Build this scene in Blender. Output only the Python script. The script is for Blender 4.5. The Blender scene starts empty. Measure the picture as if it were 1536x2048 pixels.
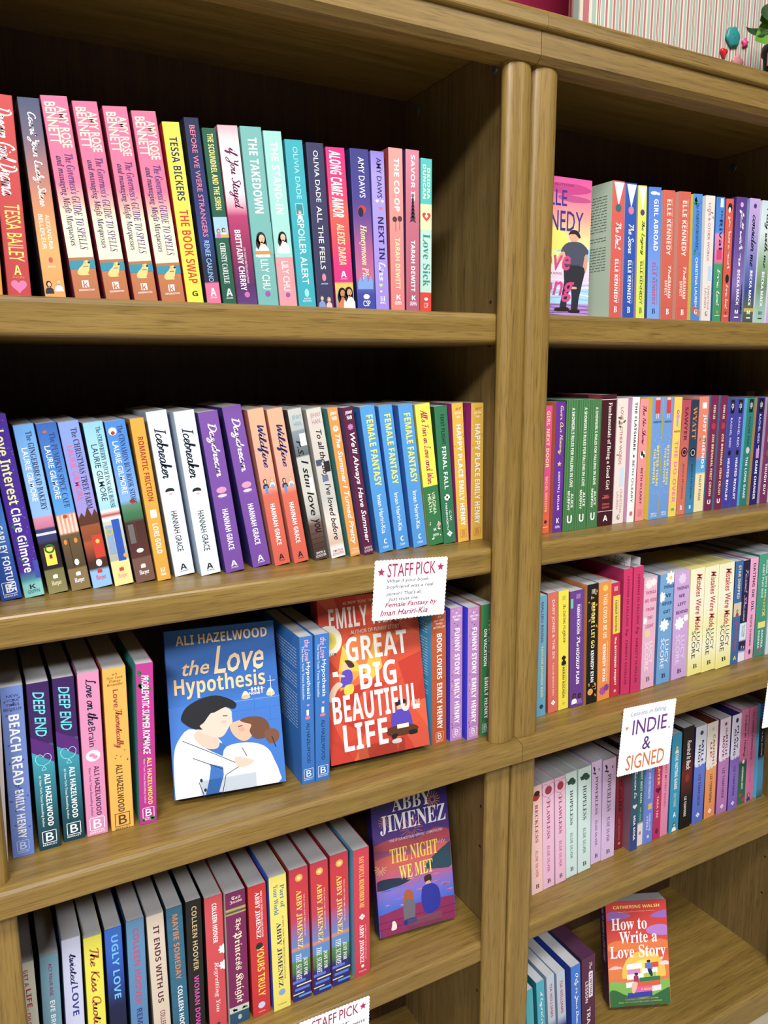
import bpy, bmesh, math, random
from mathutils import Matrix, Vector

# ---------------------------------------------------------------- camera, world, lights, exposure
SC = bpy.context.scene
COL = SC.collection
SC.view_settings.view_transform = 'Standard'
SC.view_settings.look = 'None'
SC.view_settings.gamma = 1.0
SC.view_settings.use_curve_mapping = False
SC.view_settings.exposure = -0.1

CAM_LOC = (-0.687, -0.86, 1.30)
YAW, PITCH, ROLL = 0.496670728, -0.181002605, -0.00468027774
cam = bpy.data.cameras.new('camera')
cam.sensor_fit = 'VERTICAL'
cam.sensor_height = 36.0
cam.lens = 36.0 * 1538.4 / 2048.0
cam.clip_start = 0.01
cam_o = bpy.data.objects.new('camera', cam)
COL.objects.link(cam_o)
f = Vector((math.sin(YAW) * math.cos(PITCH), math.cos(YAW) * math.cos(PITCH), math.sin(PITCH)))
rt = Vector((math.cos(YAW), -math.sin(YAW), 0))
up = rt.cross(f)
c_, s_ = math.cos(ROLL), math.sin(ROLL)
rt, up = rt * c_ + up * s_, up * c_ - rt * s_
M = Matrix((rt, up, -f)).transposed().to_4x4()
M.translation = CAM_LOC
cam_o.matrix_world = M
SC.camera = cam_o

W = bpy.data.worlds.new('shop_ambient')
SC.world = W
W.use_nodes = True
W.node_tree.nodes['Background'].inputs[0].default_value = (0.93, 0.96, 1.0, 1)
W.node_tree.nodes['Background'].inputs[1].default_value = 0.04


def ceiling_lamp(name, loc, target, sx, sy, watts, col=(0.98, 0.985, 1.0)):
    l = bpy.data.lights.new(name, 'AREA')
    l.shape = 'RECTANGLE'
    l.size, l.size_y = sx, sy
    l.energy = watts
    l.color = col
    o = bpy.data.objects.new(name, l)
    COL.objects.link(o)
    o.location = loc
    d = Vector(target) - Vector(loc)
    o.rotation_euler = d.to_track_quat('-Z', 'Y').to_euler()
    return o


# ceiling panels of the shop, above and in front of the bookcases
ceiling_lamp('ceiling_panel', (-2.9, -3.55, 3.78), (-2.4, -2.95, 0.0), 1.8, 0.40, 335)
ceiling_lamp('ceiling_panel', (-0.6, -2.0, 3.78), (-0.5, -1.75, 0.0), 1.8, 0.40, 165)
ceiling_lamp('ceiling_panel', (2.8, -3.9, 3.78), (2.6, -3.3, 0.0), 1.8, 0.6, 55)


# ---------------------------------------------------------------- helpers
def lin(h):
    h = h.lstrip('#')
    out = []
    for i in (0, 2, 4):
        c = int(h[i:i + 2], 16) / 255.0
        out.append(c / 12.92 if c <= 0.04045 else ((c + 0.055) / 1.055) ** 2.4)
    return tuple(out) + (1.0,)


def ink(h):
    """printing-ink colour: slightly muted"""
    c = lin(h)
    g = 0.25 * c[0] + 0.6 * c[1] + 0.15 * c[2]
    return tuple(0.93 * (0.90 * x + 0.10 * g) for x in c[:3]) + (1.0,)


def empty(name, loc, label, cat, group=None, rot=(0, 0, 0)):
    o = bpy.data.objects.new(name, None)
    o.empty_display_size = 0.02
    COL.objects.link(o)
    o.location = loc
    o.rotation_euler = rot
    tag(o, label, cat, group)
    return o


def tag(o, label, cat, group=None):
    o['label'] = label
    o['category'] = cat
    if group:
        o['group'] = group
    return o


class MB:
    """collects vertices, faces and one colour per face corner"""
    def __init__(self):
        self.v, self.f, self.c, self.sm = [], [], [], []

    def face(self, pts, col, smooth=False):
        n = len(self.v)
        self.v += [tuple(p) for p in pts]
        self.f.append(tuple(range(n, n + len(pts))))
        self.c.append(col if isinstance(col, list) else [col] * len(pts))
        self.sm.append(smooth)

    def mesh(self, vs, fs, col=(1, 1, 1, 1), smooth=False):
        n = len(self.v)
        self.v += [tuple(p) for p in vs]
        for q in fs:
            self.f.append(tuple(n + i for i in q))
            self.c.append([col] * len(q))
            self.sm.append(smooth)

    def box(self, x0, x1, y0, y1, z0, z1, col=(1, 1, 1, 1)):
        v = [(x, y, z) for x in (x0, x1) for y in (y0, y1) for z in (z0, z1)]
        fs = [(0, 1, 3, 2), (4, 6, 7, 5), (0, 4, 5, 1), (2, 3, 7, 6), (0, 2, 6, 4), (1, 5, 7, 3)]
        self.mesh(v, fs, col)

    def extrude(self, prof, a, b, axis, col=(1, 1, 1, 1), smooth=False):
        """closed 2-D profile swept along an axis from a to b (with caps)"""
        def pt(p, t):
            return {'X': (t, p[0], p[1]), 'Y': (p[0], t, p[1]), 'Z': (p[0], p[1], t)}[axis]
        n = len(prof)
        vs = [pt(p, a) for p in prof] + [pt(p, b) for p in prof]
        self.mesh(vs, [(i, (i + 1) % n, n + (i + 1) % n, n + i) for i in range(n)], col, smooth)
        self.mesh(vs[:n], [tuple(range(n))[::-1]], col)
        self.mesh(vs[n:], [tuple(range(n))], col)

    def build(self, name, mat, parent=None, colors=False, recalc=True):
        me = bpy.data.meshes.new(name)
        me.from_pydata(self.v, [], self.f)
        if recalc:
            bm = bmesh.new()
            bm.from_mesh(me)
            bmesh.ops.recalc_face_normals(bm, faces=bm.faces[:])
            bm.to_mesh(me)
            bm.free()
        if colors:
            at = me.color_attributes.new('print', 'FLOAT_COLOR', 'CORNER')
            at.data.foreach_set('color', [x for cs in self.c for c in cs for x in c])
        me.polygons.foreach_set('use_smooth', self.sm)
        for m in (mat if isinstance(mat, list) else [mat]):
            me.materials.append(m)
        me.update()
        o = bpy.data.objects.new(name, me)
        COL.objects.link(o)
        if parent:
            o.parent = parent
        return o


# ---------------------------------------------------------------- materials
def new_mat(name):
    m = bpy.data.materials.new(name)
    m.use_nodes = True
    nt = m.node_tree
    return m, nt, nt.nodes['Principled BSDF']


def plain(name, hexc, rough=0.5, noise=0.06, scale=60, spec=0.5, coat=0.0):
    m, nt, b = new_mat(name)
    n = nt.nodes.new('ShaderNodeTexNoise')
    n.inputs['Scale'].default_value = scale
    n.inputs['Detail'].default_value = 4
    tc = nt.nodes.new('ShaderNodeTexCoord')
    nt.links.new(tc.outputs['Object'], n.inputs['Vector'])
    mx = nt.nodes.new('ShaderNodeMix')
    mx.data_type = 'RGBA'
    c = lin(hexc)
    mx.inputs[6].default_value = tuple(x * (1 - noise) for x in c[:3]) + (1,)
    mx.inputs[7].default_value = tuple(min(1, x * (1 + noise)) for x in c[:3]) + (1,)
    nt.links.new(n.outputs['Fac'], mx.inputs[0])
    nt.links.new(mx.outputs[2], b.inputs['Base Color'])
    b.inputs['Roughness'].default_value = rough
    b.inputs['Specular IOR Level'].default_value = spec
    b.inputs['Coat Weight'].default_value = coat
    return m


def wood(name, axis, dark, mid, light, rough=0.42, seed=0.0, coat=0.12):
    m, nt, b = new_mat(name)
    L = nt.links.new
    tc = nt.nodes.new('ShaderNodeTexCoord')
    mp = nt.nodes.new('ShaderNodeMapping')
    sc = {'X': (1.3, 42, 42), 'Z': (42, 42, 1.3), 'Y': (42, 1.3, 42)}[axis]
    mp.inputs['Scale'].default_value = sc
    mp.inputs['Location'].default_value = (seed, seed * 1.7, seed * 0.6)
    L(tc.outputs['Object'], mp.inputs['Vector'])
    n1 = nt.nodes.new('ShaderNodeTexNoise')
    n1.inputs['Scale'].default_value = 1.6
    n1.inputs['Detail'].default_value = 10
    n1.inputs['Roughness'].default_value = 0.72
    n1.inputs['Distortion'].default_value = 0.5
    L(mp.outputs[0], n1.inputs['Vector'])
    r1 = nt.nodes.new('ShaderNodeValToRGB')
    r1.color_ramp.elements[0].position = 0.28
    r1.color_ramp.elements[0].color = lin(dark)
    r1.color_ramp.elements[1].position = 0.72
    r1.color_ramp.elements[1].color = lin(light)
    e = r1.color_ramp.elements.new(0.5)
    e.color = lin(mid)
    L(n1.outputs['Fac'], r1.inputs['Fac'])
    # short dark pores along the grain
    mp2 = nt.nodes.new('ShaderNodeMapping')
    mp2.inputs['Scale'].default_value = tuple(14.0 if s < 2 else 420.0 for s in sc)
    L(tc.outputs['Object'], mp2.inputs['Vector'])
    n2 = nt.nodes.new('ShaderNodeTexNoise')
    n2.inputs['Scale'].default_value = 1.6
    n2.inputs['Detail'].default_value = 3
    L(mp2.outputs[0], n2.inputs['Vector'])
    r2 = nt.nodes.new('ShaderNodeValToRGB')
    r2.color_ramp.elements[0].position = 0.30
    r2.color_ramp.elements[0].color = (0.42, 0.38, 0.34, 1)
    r2.color_ramp.elements[1].position = 0.47
    r2.color_ramp.elements[1].color = (1, 1, 1, 1)
    L(n2.outputs['Fac'], r2.inputs['Fac'])
    mx = nt.nodes.new('ShaderNodeMix')
    mx.data_type = 'RGBA'
    mx.blend_type = 'MULTIPLY'
    mx.inputs[0].default_value = 0.75
    L(r1.outputs['Color'], mx.inputs[6])
    L(r2.outputs['Color'], mx.inputs[7])
    L(mx.outputs[2], b.inputs['Base Color'])
    b.inputs['Roughness'].default_value = rough
    b.inputs['Coat Weight'].default_value = coat
    b.inputs['Coat Roughness'].default_value = 0.25
    bp = nt.nodes.new('ShaderNodeBump')
    bp.inputs['Strength'].default_value = 0.06
    bp.inputs['Distance'].default_value = 0.002
    L(n2.outputs['Fac'], bp.inputs['Height'])
    L(bp.outputs['Normal'], b.inputs['Normal'])
    return m


OAK_X = wood('oak_grain_along_shelf', 'X', '685026', '80652E', '947840')
OAK_Z = wood('oak_grain_upright', 'Z', '6D5428', '866A32', '9B7E44', seed=3.1)
OAK_SIDE = wood('oak_side_panel', 'Z', '5E4A24', '705930', '80683D', seed=7.3, rough=0.55, coat=0.0)
BACKING = wood('dark_backing_board', 'Z', '34200F', '442A14', '52341A', seed=11.0, rough=0.6, coat=0.0)


def printed(name, rough, coat):
    m, nt, b = new_mat(name)
    a = nt.nodes.new('ShaderNodeVertexColor')
    a.layer_name = 'print'
    n = nt.nodes.new('ShaderNodeTexNoise')
    n.inputs['Scale'].default_value = 900
    mx = nt.nodes.new('ShaderNodeMix')
    mx.data_type = 'RGBA'
    mx.blend_type = 'MULTIPLY'
    mx.inputs[0].default_value = 0.05
    nt.links.new(a.outputs['Color'], mx.inputs[6])
    nt.links.new(n.outputs['Color'], mx.inputs[7])
    nt.links.new(mx.outputs[2], b.inputs['Base Color'])
    b.inputs['Roughness'].default_value = rough
    b.inputs['Coat Weight'].default_value = coat
    b.inputs['Specular IOR Level'].default_value = 0.35
    return m


COVER = printed('printed_cover_card', 0.5, 0.0)
INK = printed('ink_on_card', 0.8, 0.0)


def paper_mat(name, hexc):
    m, nt, b = new_mat(name)
    tc = nt.nodes.new('ShaderNodeTexCoord')
    mp = nt.nodes.new('ShaderNodeMapping')
    mp.inputs['Scale'].default_value = (2600, 12, 12)
    nt.links.new(tc.outputs['Object'], mp.inputs['Vector'])
    n = nt.nodes.new('ShaderNodeTexNoise')
    n.inputs['Scale'].default_value = 1.0
    n.inputs['Detail'].default_value = 2
    nt.links.new(mp.outputs[0], n.inputs['Vector'])
    mx = nt.nodes.new('ShaderNodeMix')
    mx.data_type = 'RGBA'
    c = lin(hexc)
    mx.inputs[6].default_value = tuple(x * 0.82 for x in c[:3]) + (1,)
    mx.inputs[7].default_value = tuple(min(1, x * 1.1) for x in c[:3]) + (1,)
    nt.links.new(n.outputs['Fac'], mx.inputs[0])
    nt.links.new(mx.outputs[2], b.inputs['Base Color'])
    b.inputs['Roughness'].default_value = 0.9
    b.inputs['Specular IOR Level'].default_value = 0.1
    return m


PAPER = paper_mat('page_edges', 'B2B1B2')
_papers = {}


def page_mat(hexc):
    if not hexc:
        return PAPER
    if hexc not in _papers:
        _papers[hexc] = paper_mat('tinted_page_edges', hexc)
    return _papers[hexc]


# ---------------------------------------------------------------- the room
def structure(o):
    o['kind'] = 'structure'
    return o


mb = MB(); mb.box(-4, 4, -5.5, 0.46, -0.05, 0.0)
structure(mb.build('floor', plain('pale_shop_floor', 'A89E88', 0.5, 0.08, 9)))
mb = MB(); mb.box(-4, 4, 0.36, 0.46, 0.0, 3.9)
structure(mb.build('wall_back', plain('crimson_wall_paint', '8E1238', 0.6, 0.05, 30)))

# ---------------------------------------------------------------- the two bookcases
Z_S1, Z_S2, Z_DECK, Z_S4, Z_S5 = 1.3757, 1.0527, 0.7606, 0.4204, 0.062
DEPTH = 0.287


def rounded_front(y_front, y_back, z_top, th, r, n=4):
    """board profile (y, z) with its two front edges rounded"""
    p = [(y_back, z_top), (y_back, z_top - th)]
    for i in range(n + 1):
        a = math.pi / 2 * i / n
        p.append((y_front + r - r * math.sin(a), z_top - th + r - r * math.cos(a)))
    for i in range(n + 1):
        a = math.pi / 2 * i / n
        p.append((y_front + r - r * math.cos(a), z_top - r + r * math.sin(a)))
    return p


def half_round(xc, hw, y_back, y_front, n=18):
    """post profile (x, y): flat back, bulging front"""
    p = [(xc + hw, y_back), (xc - hw, y_back)]
    k = y_back - y_front
    for i in range(n + 1):
        a = math.pi * i / n
        p.append((xc - hw * math.cos(a), y_back - 0.25 * k - 0.75 * k * math.sin(a) ** 0.8))
    return p


def bookcase(x0, x1, label, s1):
    t = empty('bookcase', ((x0 + x1) / 2, 0.14, 0), label, 'bookcase', 'oak bookcases standing side by side')
    cx = (x0 + x1) / 2
    def add(name, m, mat):
        m.v = [(x - cx, y - 0.14, z) for x, y, z in m.v]
        return m.build(name, mat, t)
    g = 0.0005
    pt = 0.014
    for a in (x0 + g, x1 - pt - g):
        m = MB(); m.box(a, a + pt, 0.0, DEPTH, 0.0, 1.7225)
        side = add('side_panel', m, OAK_SIDE)
        inner = a + pt if a < cx else a
        sgn = 1 if a < cx else -1
        for (yy, zz) in ((0.047 + 0.004, 1.6975), (0.2525, 1.7005)):
            m = MB()
            n = 16
            for rr, d0, d1 in ((0.0078, 0.0, 0.002),):
                vs = [(inner, yy + rr * math.cos(2 * math.pi * i / n), zz + rr * math.sin(2 * math.pi * i / n)) for i in range(n)]
                vs += [(inner + sgn * d1, yy + 0.8 * rr * math.cos(2 * math.pi * i / n), zz + 0.8 * rr * math.sin(2 * math.pi * i / n)) for i in range(n)]
                m.mesh(vs, [(i, (i + 1) % n, n + (i + 1) % n, n + i) for i in range(n)] + [tuple(range(n, 2 * n))])
            m.box(min(inner, inner + sgn * 0.0026), max(inner, inner + sgn * 0.0026), yy - 0.003, yy + 0.003, zz - 0.0006, zz + 0.0006)
            m.box(min(inner, inner + sgn * 0.0026), max(inner, inner + sgn * 0.0026), yy - 0.0006, yy + 0.0006, zz - 0.003, zz + 0.003)
            m.v = [(x - cx, y - 0.14, z) for x, y, z in m.v]
            o = m.build('cam_fastener', FASTENER, side)
        m = MB()
        for zc in (1.395, 1.335, 0.62, 0.55, 0.34, 0.285, 0.20):
            n = 10
            vs = [(inner + sgn * 0.0003, 0.05 + 0.0026 * math.cos(2 * math.pi * i / n), zc + 0.0026 * math.sin(2 * math.pi * i / n)) for i in range(n)]
            m.mesh(vs, [tuple(range(n))])
        m.v = [(x - cx, y - 0.14, z) for x, y, z in m.v]
        m.build('shelf_pin_hole', PINHOLE, side)
    m = MB(); m.box(x0 + 0.002, x1 - 0.002, DEPTH + 0.0003, DEPTH + 0.005, 0.02, 1.7235)
    add('back_panel', m, BACKING)
    xi0, xi1 = x0 + pt + 0.0015, x1 - pt - 0.0015
    for z, th in ((s1, 0.040), (Z_S2, 0.038), (Z_S4, 0.034)):
        m = MB(); m.extrude(rounded_front(0.0, DEPTH - 0.002, z, th, 0.0065), xi0, xi1, 'X')
        add('shelf', m, OAK_X)
    # middle deck and base deck run in front of the posts
    m = MB()
    pr = [(DEPTH, Z_DECK), (DEPTH, Z_DECK - 0.0316), (-0.029, Z_DECK - 0.0316), (-0.031, Z_DECK - 0.0296),
          (-0.031, Z_DECK - 0.0075), (-0.0295, Z_DECK - 0.0042), (-0.0258, Z_DECK - 0.0014), (-0.0205, Z_DECK)]
    m.extrude(pr, x0 + g, x1 - g, 'X')
    add('middle_deck', m, OAK_X)
    m = MB()
    dz = Z_S5 - Z_DECK
    m.extrude([(y, z + dz - (0.029 if z < Z_DECK - 0.025 else 0)) for y, z in pr], x0 + g, x1 - g, 'X')
    add('base_deck', m, OAK_X)
        # upper half-round posts, lower flat stiles
    for xa, xb in ((x0 + g, x0 + 0.0425), (x1 - 0.0425, x1 - g)):
        m = MB(); m.extrude(half_round((xa + xb) / 2, (xb - xa) / 2, -0.0008, -0.0175), Z_DECK + 0.0004, 1.6832, 'Z', smooth=True)
        p = add('post', m, OAK_Z)
    for xa, xb in ((x0 + g + 0.001, x0 + 0.046), (x1 - (0.046 if x1 < 0.1 else 0.040), x1 - g - 0.001)):
        r = 0.005
        prof = [(xb, -0.0008), (xa, -0.0008)]
        for k in range(5):
            a = math.pi / 2 * k / 4
            prof.append((xa + r - r * math.cos(a), -0.0075 + r - r * math.sin(a)))
        for k in range(5):
            a = math.pi / 2 * k / 4
            prof.append((xb - r + r * math.sin(a), -0.0075 + r - r * math.cos(a)))
        m = MB(); m.extrude(prof, Z_S5 + 0.0004, Z_DECK - 0.0320, 'Z')
        add('stile', m, OAK_Z)
    # crown: fascia with a chamfered foot, overhanging rounded lip
    m = MB()
    m.extrude([(0.012, 1.7225), (0.012, 1.6834), (-0.0195, 1.6834), (-0.0267, 1.6912), (-0.0267, 1.7225)], x0 + g, x1 - g, 'X')
    add('fascia', m, OAK_X)
    m = MB()
    pr = [(DEPTH + 0.008, 1.7238), (DEPTH + 0.008, 1.7428)]
    r = 0.009
    for k in range(7):
        a = math.pi / 2 * k / 6
        pr.append((-0.0335 + r - r * math.sin(a), 1.7428 - r + r * math.cos(a)))
    for k in range(4):
        a = math.pi / 2 * k / 3
        pr.append((-0.0335 + 0.004 - 0.004 * math.cos(a), 1.7196 + 0.004 - 0.004 * math.sin(a)))
    pr.append((-0.0272, 1.7196)); pr.append((-0.0272, 1.7238))
    m.extrude(pr, x0 - 0.002 if x0 < -0.1 else x0 + 0.0045, x1 + 0.004 if x1 < 0.1 else x1 + 0.002, 'X')
    add('top_board', m, OAK_X)
    return t


FASTENER = plain('grey_plastic_fastener', '4E5054', 0.35, 0.05, 80)
PINHOLE = plain('bored_hole', '140C06', 0.9, 0.05, 80)
bookcase(-0.731, -0.007, 'left oak bookcase with half-round posts, filling the left two thirds of the photo', Z_S1)
bookcase(-0.007, 0.735, 'right oak bookcase with half-round posts, carrying the striped board on top', Z_S1 + 0.0015)


# ---------------------------------------------------------------- lettering and printed shapes
STY = {'b': (0x1D5D4, 0x1D5EE, 0x1D7EC, 0, 0), 'r': (0x1D400, 0x1D41A, 0x1D7CE, 0, 0), 'i': (0x1D468, 0x1D482, None, 0, 0),
       'j': (0x1D63C, 0x1D656, None, 0, 0), 'c': (0x1D4D0, 0x1D4EA, None, 0, 0.0), 'f': (0x1D56C, 0x1D586, None, 0, 0),
       's': (None, None, None, 0.004, 0), 'S': (None, None, None, 0.014, 0), 'h': (None, None, None, 0.012, 0.28),
       'l': (None, None, None, 0.006, 0.16)}
_tc = {}

# a joined-up handwriting alphabet drawn as strokes (x-height 4, capitals 8)
HAND = {
'a': (4.6, '3.2 3.6 1.8 4 .6 2.6 .5 .9 1.5 0 2.8 1.2 3.3 3.8/3.3 3.8 3.2 1 3.8 0 4.8 1'),
'b': (4, '0 .8 1.4 5 1.7 7.6 1.1 8 .8 6 .8 1 1.6 0 2.9 .8 3 3 2.2 4 1.2 3.2/3 2.8 4 3.2'),
'c': (3.4, '3 3.3 2 4 .7 2.8 .6 1 1.7 0 3.6 1.2'),
'd': (4.6, '3.2 3.6 1.8 4 .6 2.6 .5 .9 1.5 0 2.8 1.2 3.3 3.8/3.5 8 3.2 1 3.8 0 4.8 1'),
'e': (3.4, '.2 1.2 2 2.2 2.8 3.3 2 4 .9 3 .7 1 1.8 0 3.6 1.2'),
'f': (3, '0 .8 1.6 4.6 2.2 7.4 1.6 8 1.1 6 1 0 .8 -3.4 1.3 -4 1.9 -2 1.6 0 3.2 1'),
'g': (4.6, '3.2 3.6 1.8 4 .6 2.6 .5 .9 1.5 0 2.8 1.2 3.3 3.8/3.3 3.8 3 -2.6 1.8 -4 .7 -3 2.2 -.8 4.8 1'),
'h': (4.4, '0 .8 1.4 5 1.7 7.6 1.1 8 .8 6 .7 0/.7 0 1.2 2.8 2.4 4 3.1 3 3 .8 3.6 0 4.6 1'),
'i': (2.3, '0 .8 1 4 .9 .9 1.5 0 2.5 1/1.2 5.5 1.3 6.1'),
'j': (2.3, '0 .8 1.2 4 1 -2.6 0 -4 -.9 -3 .6 -.8 2.4 1/1.4 5.5 1.5 6.1'),
'k': (3.8, '0 .8 1.4 5 1.7 7.6 1.1 8 .8 6 .7 0/.8 1.8 2.4 4 2.7 3 1.2 1.9 2.6 .2 4 1'),
'l': (2.4, '0 .8 1.5 5 1.8 7.6 1.2 8 .8 6 .8 1 1.5 0 2.6 1'),
'm': (6, '0 3 .7 4 .7 0/.7 0 1.2 2.9 2.2 4 2.7 3 2.6 0/2.6 0 3.1 2.9 4.1 4 4.7 3 4.6 .8 5.2 0 6.2 1'),
'n': (4.3, '0 3 .7 4 .7 0/.7 0 1.2 2.9 2.4 4 3 3 2.9 .8 3.5 0 4.5 1'),
'o': (3.8, '2.2 4 .9 3.4 .5 1.4 1.5 0 2.8 1 2.9 3 2.2 4/2.6 3.7 3.2 3 4.2 3.4'),
'p': (4, '0 1.5 .9 4 .6 -4/.8 2.6 2 4 3.1 3 2.9 .8 1.7 0 .8 .8/2.6 .4 4.2 1'),
'q': (4.4, '3.2 3.6 1.8 4 .6 2.6 .5 .9 1.5 0 2.8 1.2 3.3 3.8/3.3 3.8 3.1 -3.6 3.8 -4 4.6 1'),
'r': (3.4, '0 .8 .8 4.2 1.2 3.4 2.4 3.8 2.2 1 2.8 0 3.6 1'),
's': (3.2, '0 .8 1.8 4.2 2.2 2.6 2.6 1 1.6 0 .6 .6/2.4 .6 3.6 1'),
't': (2.8, '0 .8 1.2 4 1.6 7 1.2 1 1.9 0 3 1/.2 5 2.8 5.2'),
'u': (4.4, '0 2.5 .7 4 .7 1 1.5 0 2.6 1.2 3.1 4/3.1 4 3 .9 3.6 0 4.6 1'),
'v': (3.4, '0 3 .7 4 1.4 0 2.6 3 2.7 4 3.4 3.2'),
'w': (4.8, '0 3 .7 4 .8 1 1.5 0 2.4 3.6/2.4 3.6 2.5 .8 3.2 0 4.3 2.8 4.2 4 5 3.2'),
'x': (3.4, '0 3.2 .9 4 2.2 0 3.6 1/3 4 .5 0'),
'y': (4.2, '0 2.5 .7 4 .7 1.4 1.5 .4 2.6 1.4 3.1 4/3.1 4 2.8 -2.6 1.6 -4 .6 -3 2 -.8 4.4 1'),
'z': (3.2, '0 3 .8 4 2.6 3.6 .6 0 1.6 .4 3.4 1'),
'A': (5, '.2 .3 1 0 3.6 8 4.2 0 5 .8/1.4 3 4.4 3'),
'B': (5, '1.2 0 1.4 8/.4 7 2.6 8.2 4 6.6 2.6 4.4 1.8 4.3/2.6 4.4 4.6 2.8 3.4 .2 1 .2'),
'C': (4.8, '4.2 6.6 3.4 8 1.2 6.4 .6 2.6 2 0 4.6 1.4'),
'D': (5.4, '1.4 8 1.2 .2/0 7.2 2.6 8.2 5 5.4 4.2 1.4 1.8 -.2 .4 .6'),
'E': (4.6, '4 7.2 2.6 8.2 1.2 6.4 2.4 4.4 .8 2.4 1.8 0 4.4 1.2'),
'F': (4.4, '.2 7.2 1.6 8 4.6 8/2.4 8 1.8 1 .6 0/1.2 4.2 3.8 4.4'),
'G': (5, '4.2 6.8 3 8.2 1 6 .8 2 2.4 0 4.2 2 4.2 3.6/2.6 3.6 4.4 3.6 4.2 0'),
'H': (5.2, '1.2 8 1 0/4.4 8 4 1 5 .4/.4 3.8 4.8 4.4'),
'I': (3.6, '.6 7.8 3.4 8/2 8 1.6 .2/.2 0 3.2 .2'),
'K': (5, '1.2 8 1 0/4.4 8 1.4 3.8 4.6 0 5.2 .8'),
'L': (4.8, '2.6 6.8 2.2 8.2 1.4 7 1.6 2 .4 .2 1.2 .6 3.2 0 4.8 .8'),
'M': (6, '.4 0 1.4 7.8 2.8 2 4.6 8 5 .8 6 .6'),
'N': (5, '.6 0 1.2 8 4 0 4.6 8.4'),
'O': (5, '3 8.2 1 6.4 .8 2 2.6 0 4.6 2.4 4.4 6.6 3 8.2'),
'P': (4.6, '1.4 8 1 0/.2 6.8 2.6 8.2 4.4 6.2 2.8 4 1.4 4'),
'Q': (5, '3 8.2 1 6.4 .8 2 2.6 0 4.6 2.4 4.4 6.6 3 8.2/2.6 1.6 4.8 -.8'),
'R': (5, '1.4 8 1 0/.2 6.8 2.6 8.2 4.4 6.2 2.8 4 1.4 4/2.4 4 4.4 0 5 .8'),
'S': (4.4, '4 6.8 2.8 8.2 1.2 6.6 3.2 3.8 3.2 1 1.6 -.2 .2 1.2/3.2 .8 4.4 1'),
'T': (4.2, '.2 6.8 1.2 8 4.8 7.8/2.8 8 2.2 1 1 0'),
'W': (5.8, '.4 8 1.4 0 3 6 4 0 5.6 8.4'),
'Y': (4.8, '.4 7.6 1 8 2 4.4 3.4 4.6 4.4 8/4.4 8 3.4 -2 1.6 -4 .6 -2.6 4.6 1'),
"'": (1.4, '.8 8 .5 6.4'), '-': (3, '.4 2.4 2.6 2.6'), ' ': (2.6, ''), ',': (1.6, '.8 .6 .4 -1'), '.': (1.4, '.6 0 .7 .5'),
}


def spline(P, n=5):
    if len(P) < 3:
        return P
    out = []
    Q = [P[0]] + P + [P[-1]]
    for i in range(1, len(Q) - 2):
        p0, p1, p2, p3 = Q[i - 1:i + 3]
        for j in range(n):
            t = j / n
            out.append(tuple(0.5 * (2 * b + (c - a) * t + (2 * a - 5 * b + 4 * c - d) * t * t + (3 * b - a - 3 * c + d) * t ** 3) for a, b, c, d in zip(p0, p1, p2, p3)))
    return out + [P[-1]]


def hand_geo(s, wd):
    vs, fs, x = [], [], 0.0
    for ch in s:
        adv, st = HAND.get(ch, HAND['o'])
        for q in st.split('/'):
            z = [float(a) for a in q.split()]
            pts = spline([(x + a + 0.24 * b, b) for a, b in zip(z[::2], z[1::2])])
            n0 = len(vs)
            for i, p in enumerate(pts):
                a, b = pts[max(0, i - 1)], pts[min(len(pts) - 1, i + 1)]
                dx, dy = b[0] - a[0], b[1] - a[1]
                L = math.hypot(dx, dy) or 1
                k = wd * 0.5 * (0.8 + 0.4 * abs(dy) / L)
                vs += [(p[0] - dy / L * k, p[1] + dx / L * k), (p[0] + dy / L * k, p[1] - dx / L * k)]
            fs += [(n0 + 2 * i, n0 + 2 * i + 1, n0 + 2 * i + 3, n0 + 2 * i + 2) for i in range(len(pts) - 1)]
        x += adv
    return vs, fs


def styled(sty, s):
    cap, low, dig = STY[sty][:3]
    out = ''
    for ch in s:
        if cap and 'A' <= ch <= 'Z':
            out += chr(cap + ord(ch) - 65)
        elif low and 'a' <= ch <= 'z':
            out += chr(low + ord(ch) - 97)
        elif dig and '0' <= ch <= '9':
            out += chr(dig + ord(ch) - 48)
        else:
            out += ch
    return out


def norm(vs, fs):
    x0, x1 = min(v[0] for v in vs), max(v[0] for v in vs)
    y0, y1 = min(v[1] for v in vs), max(v[1] for v in vs)
    return [((v[0] - x0) / (x1 - x0), (v[1] - y0) / (y1 - y0)) for v in vs], fs


def prepare(keys):
    """outlines of every line of lettering in one go, normalised to the unit square"""
    obs = []
    for k in keys:
        sty, s = k
        if k in _tc:
            continue
        if sty in 'cC':
            _tc[k] = norm(*hand_geo(s, 0.85 if sty == 'c' else 0.62))
            continue
        cu = bpy.data.curves.new('lettering', 'FONT')
        cu.body = styled(sty, s)
        cu.offset, cu.shear = STY[sty][3:]
        cu.resolution_u = 2
        o = bpy.data.objects.new('lettering', cu)
        COL.objects.link(o)
        obs.append((k, o, cu))
    if not obs:
        return
    dg = bpy.context.evaluated_depsgraph_get()
    dg.update()
    for k, o, cu in obs:
        me = bpy.data.meshes.new_from_object(o.evaluated_get(dg))
        _tc[k] = norm([(v.co.x, v.co.y) for v in me.vertices], [tuple(p.vertices) for p in me.polygons])
        bpy.data.meshes.remove(me)
    for k, o, cu in obs:
        bpy.data.objects.remove(o)
        bpy.data.curves.remove(cu)


def text_geo(sty, s):
    if (sty, s) not in _tc:
        prepare([(sty, s)])
    return _tc[(sty, s)]


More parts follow.
